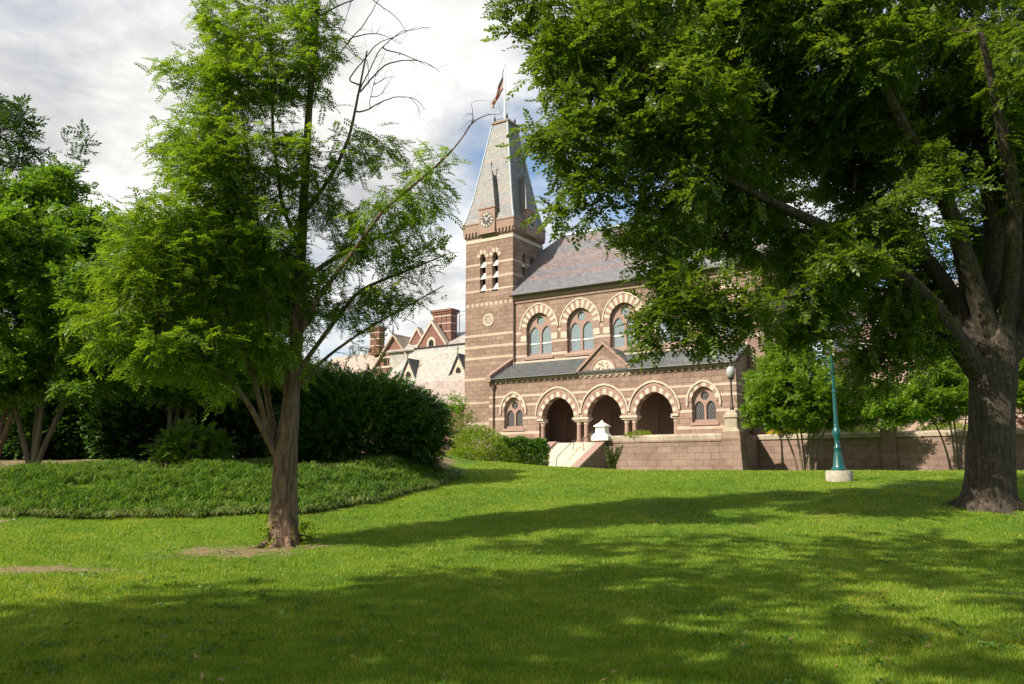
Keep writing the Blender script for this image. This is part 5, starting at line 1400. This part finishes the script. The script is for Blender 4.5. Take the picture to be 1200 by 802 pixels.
def terrace_shrub(name, label, cat, u, v, ru, rz, n, lm, seed, temps=TP_HEDGE, z0=4.2, group=None):
    c, s = math.cos(ANG), math.sin(ANG)
    w = np.array([CH[0] + c*u - s*v, CH[1] + s*u + c*v, z0])
    shrub(name, label, cat, 0, 0, [(w + np.array([0, 0, rz*.6]), (ru, ru*.8, rz))], n, temps, lm, seed, base=tuple(w), group=group)
terrace_shrub('burgundy_shrub', 'burgundy leaved shrub above the wall right of the massive trunk', 'shrub', 43.0, 1.0, 2.2, 2.2, 1500, 'leaf_red', 91, TP_MYRTLE)
for k, (u, ru, lab) in enumerate([(27.0, 1.3, 'low green plants above the wall left of the rounded myrtle'), (33.0, 2.6, 'low green plants behind the pier cap of the retaining wall'), (37.8, 2.2, 'low green plants above the wall behind the second myrtle')]):
    terrace_shrub('planting_clump', lab, 'plant', u, -1.2, ru, .55, 900, 'leaf_lime', 93 + k, group='planting along the upper terrace')
terrace_shrub('yellow_flowers', 'yellow flowers on top of the wall beside the lamp pier', 'flowers', 26.2, -1.8, .9, .45, 260, 'yellow', 97)
terrace_shrub('porch_plant', 'small green plant trailing over the terrace coping', 'plant', 16.6, -7.0, 1.3, .35, 500, 'leaf_lime', 98, z0=4.2)

# liriope bed
def tufts(name, cx, cy, per, h, w, out, material, r, droop):
    """grass tufts: blades springing from each clump's middle and arching outwards"""
    n = len(cx)*per
    ph = r.uniform(0, 2*np.pi, n); rad = r.uniform(0, .11, n)
    x = np.repeat(cx, per) + np.cos(ph)*rad; y = np.repeat(cy, per) + np.sin(ph)*rad
    hh = np.repeat(r.uniform(h[0], h[1], len(cx)), per)*r.uniform(.65, 1.1, n)
    lean = r.uniform(out[0], out[1], n); z = ground_z(x, y) - .02
    base = np.stack([x, y, z], -1); dirn = np.stack([np.cos(ph), np.sin(ph), np.zeros(n)], -1); side = np.stack([-np.sin(ph), np.cos(ph), np.zeros(n)], -1)
    rows = []; segs = 4
    for t in np.linspace(0, 1, segs + 1):
        c = base + dirn*(lean*hh*t**1.4)[:, None]; c[:, 2] += hh*(1.25*t - droop*t**2.6)
        ww = (w*(1 - .9*t**2))/2
        rows += [c - side*ww, c + side*ww]
    v = np.stack(rows, 1); k = len(rows); o = (np.arange(n)*k)[:, None]
    f = np.concatenate([o + np.array([2*q, 2*q+1, 2*q+3, 2*q+2]) for q in range(segs)], 0)
    return tag(link_mesh(name, np_mesh(name, v.reshape(-1, 3), f, material)), kind='stuff')
def liriope():
    r = np.random.default_rng(55); n = 6500
    x = r.uniform(-23, -1.9, n); e = r.uniform(0, 9, n); y = bed_front(x) + .15 + e
    k = (y < 31.5) & (e < 5.4 + 1.2*np.sin(x*1.3) + .6*np.sin(x*3.7)) & (r.uniform(0, 1, n) < .72 + .5*np.sin(x*1.1 + np.sin(y))*np.sin(y*1.7 + x*.6))
    tufts('liriope_bed', x[k], y[k], 20, (.32, .72), .031, (.4, 1.3), M['liriope'], r, .95)
liriope()
def liriope_edge():
    r = np.random.default_rng(57); n = 300
    x = np.linspace(-23, -2.0, n) + r.normal(0, .07, n); y = bed_front(x) + .12 + r.normal(0, .12, n)
    tufts('variegated_edging', x, y, 20, (.26, .52), .030, (.5, 1.35), M['edging'], r, 1.0)
liriope_edge()

# weeds round the tree foot
def foot_weeds():
    r = np.random.default_rng(56); root = tag(empty('trunk_weeds', tuple(b0)), 'small leafy weeds sprouting at the foot of the reddish trunk', 'weeds')
    p = np.concatenate([r.normal(0, 1, (60, 3))*np.array([.12, .1, .12]) + np.array([.42, -.1, .28]), r.normal(0, 1, (70, 3))*np.array([.08, .1, .18]) + np.array([-.30, -.25, .3])])
    p[:, 2] = np.abs(p[:, 2]) + .05
    d = r.normal(0, .6, p.shape); d[:, 2] += .4
    foliage('leaves', p, d, T(10, n=5, length=.12, ll=.06, lw=.05, ang=60, droop=0, jitter=.4), M['leaf_lime'], root, r)
foot_weeds()

def lawn_litter():
    r = np.random.default_rng(77); n = 420
    Y = 4.5*(30/4.5)**r.uniform(0, 1, n); X = r.uniform(-.75, .75, n)*(Y + 1); k = Y < bed_front(X) - .1; X, Y = X[k], Y[k]; n = len(X)
    p = np.stack([X, Y, ground_z(X, Y) + .035], -1)
    o = foliage('fallen_leaves', p, np.stack([np.cos(X*99), np.sin(X*99), np.zeros(n)], -1), [spray_template(np.random.default_rng(1), 1, .01, .07, .035)], M['dry_leaf'], None, r, tilt=.3, down=0); tag(o, kind='stuff')
    n = 900; Y = 4.5*(34/4.5)**r.uniform(0, 1, n); X = r.uniform(-.75, .75, n)*(Y + 1); k = (Y < bed_front(X) - .2) & (np.sin(X*.9 + 2*np.sin(Y*.5)) + r.normal(0, .5, n) > .2); X, Y = X[k], Y[k]
    m_ = 14; X = np.repeat(X, m_) + r.normal(0, .09, len(X)*m_); Y = np.repeat(Y, m_) + r.normal(0, .09, len(Y)*m_); n = len(X)
    p = np.stack([X, Y, ground_z(X, Y) + .02], -1); a = r.uniform(0, 6.28, n)
    o = foliage('lawn_weeds', p, np.stack([np.cos(a), np.sin(a), np.full(n, .5)], -1), [spray_template(np.random.default_rng(k_), 3, .02, .04, .026, ang=70, jitter=.4) for k_ in range(3)], M['leaf_hedge'], None, r, tilt=.3, down=0); tag(o, kind='stuff')
lawn_litter()

# ---- teal lamp post
def teal_lamp():
    x, Y = 11.95, 30.0; z = gz(x, Y)
    o = tag(empty('lamp_post', (x, Y, z)), 'tall teal lamp post with fluted base on a round concrete footing', 'lamp post')
    mb = MB(); mb.lathe([(.47, -.2), (.47, .32), (.44, .36)], (0, 0), 28); mb.build('footing', M['concrete'], o, smooth=True)
    mb = MB(); mb.lathe([(.27, .36), (.27, .42), (.22, .47), (.2, .52), (.13, 1.0), (.115, 1.13), (.13, 1.16), (.13, 1.2), (.09, 1.26), (.085, 1.5), (.10, 1.55), (.145, 1.68), (.15, 1.78), (.10, 1.9), (.085, 1.95), (.10, 2.0), (.085, 2.05)], (0, 0), 20); mb.build('base', M['teal'], o, smooth=True)
    mb = MB(); mb.lathe([(.075, 2.05), (.065, 3.2), (.085, 3.22), (.085, 3.28), (.06, 3.3), (.05, 5.0), (.08, 5.05), (.08, 5.1), (.05, 5.14)], (0, 0), 14); mb.build('post', M['teal'], o, smooth=True)
    mb = MB(); mb.lathe([(.05, 5.14), (.16, 5.25), (.18, 5.33)], (0, 0), 14); mb.build('lamp_holder', M['teal'], o, smooth=True)
    mb = MB(); mb.lathe([(.17, 5.33), (.22, 5.5), (.21, 5.7), (.12, 5.92)], (0, 0), 16); mb.build('lantern', M['globe'], o, smooth=True)
    mb = MB(); mb.lathe([(.14, 5.92), (.08, 6.0), (.02, 6.15)], (0, 0), 12); mb.build('cap', M['teal'], o, smooth=True)
teal_lamp()

# ---- two more shade trees on the lawn, left of and behind the photographer: they shade the near grass
def shade_tree(x, y, lobes, label, seed):
    r = np.random.default_rng(seed); b = np.array([x, y, gz(x, y) - .05])
    st = [([b, b + (0, 0, 3), b + (.3, .2, 6), b + (.5, .3, 9)], [.4, .34, .25, .1], None), ([b + (0, 0, 3), b + (2, 1, 6), b + (3, 2, 8)], [.2, .14, .06], 0), ([b + (0, 0, 3.2), b + (-2, 0, 6), b + (-3.5, 0, 8)], [.2, .14, .06], 0), ([b + (0, 0, 3.4), b + (0, -2, 6), b + (0, -3.5, 8)], [.2, .14, .06], 0)]
    make_tree('shade_tree', label, b, st, lobes, 1000, 3.4, TP_FAR, M['leaf_shade'], M['bark_grey'], r, group='shade trees beside the photographer', step=.5, dkill=.7, leaf_r=.7, minr=.008)
shade_tree(-15, 1.0, [((-14.5, 1.5, 10.5), (4.8, 4.2, 3.0)), ((-10.5, 3.0, 10), (3.0, 3.0, 2.4)), ((-18.5, 0, 10), (3, 3, 2.4)), ((-9.5, 6.2, 9.8), (3.6, 2.6, 1.8))], 'broad shade tree on the near lawn left of the view', 101)
shade_tree(-6.5, -3.5, [((-6.0, -1.0, 10.5), (4.8, 4.0, 3.0)), ((-2.0, 0.5, 10.5), (4.0, 3.2, 2.6)), ((2.0, 0.0, 11), (3.2, 3.0, 2.4)), ((-4.8, 6.6, 11), (4.2, 2.8, 1.8)), ((0.2, 6.2, 11.2), (3.8, 3.0, 1.8)), ((3.5, 4, 11.5), (3, 2.6, 1.6)), ((1.5, 9.5, 12), (3.4, 2.4, 1.5)), ((-10, 9.2, 12), (4, 2.0, 1.5)), ((-4.8, 9.6, 12.2), (3.6, 2.0, 1.5))], 'broad shade tree on the near lawn behind the view', 102)
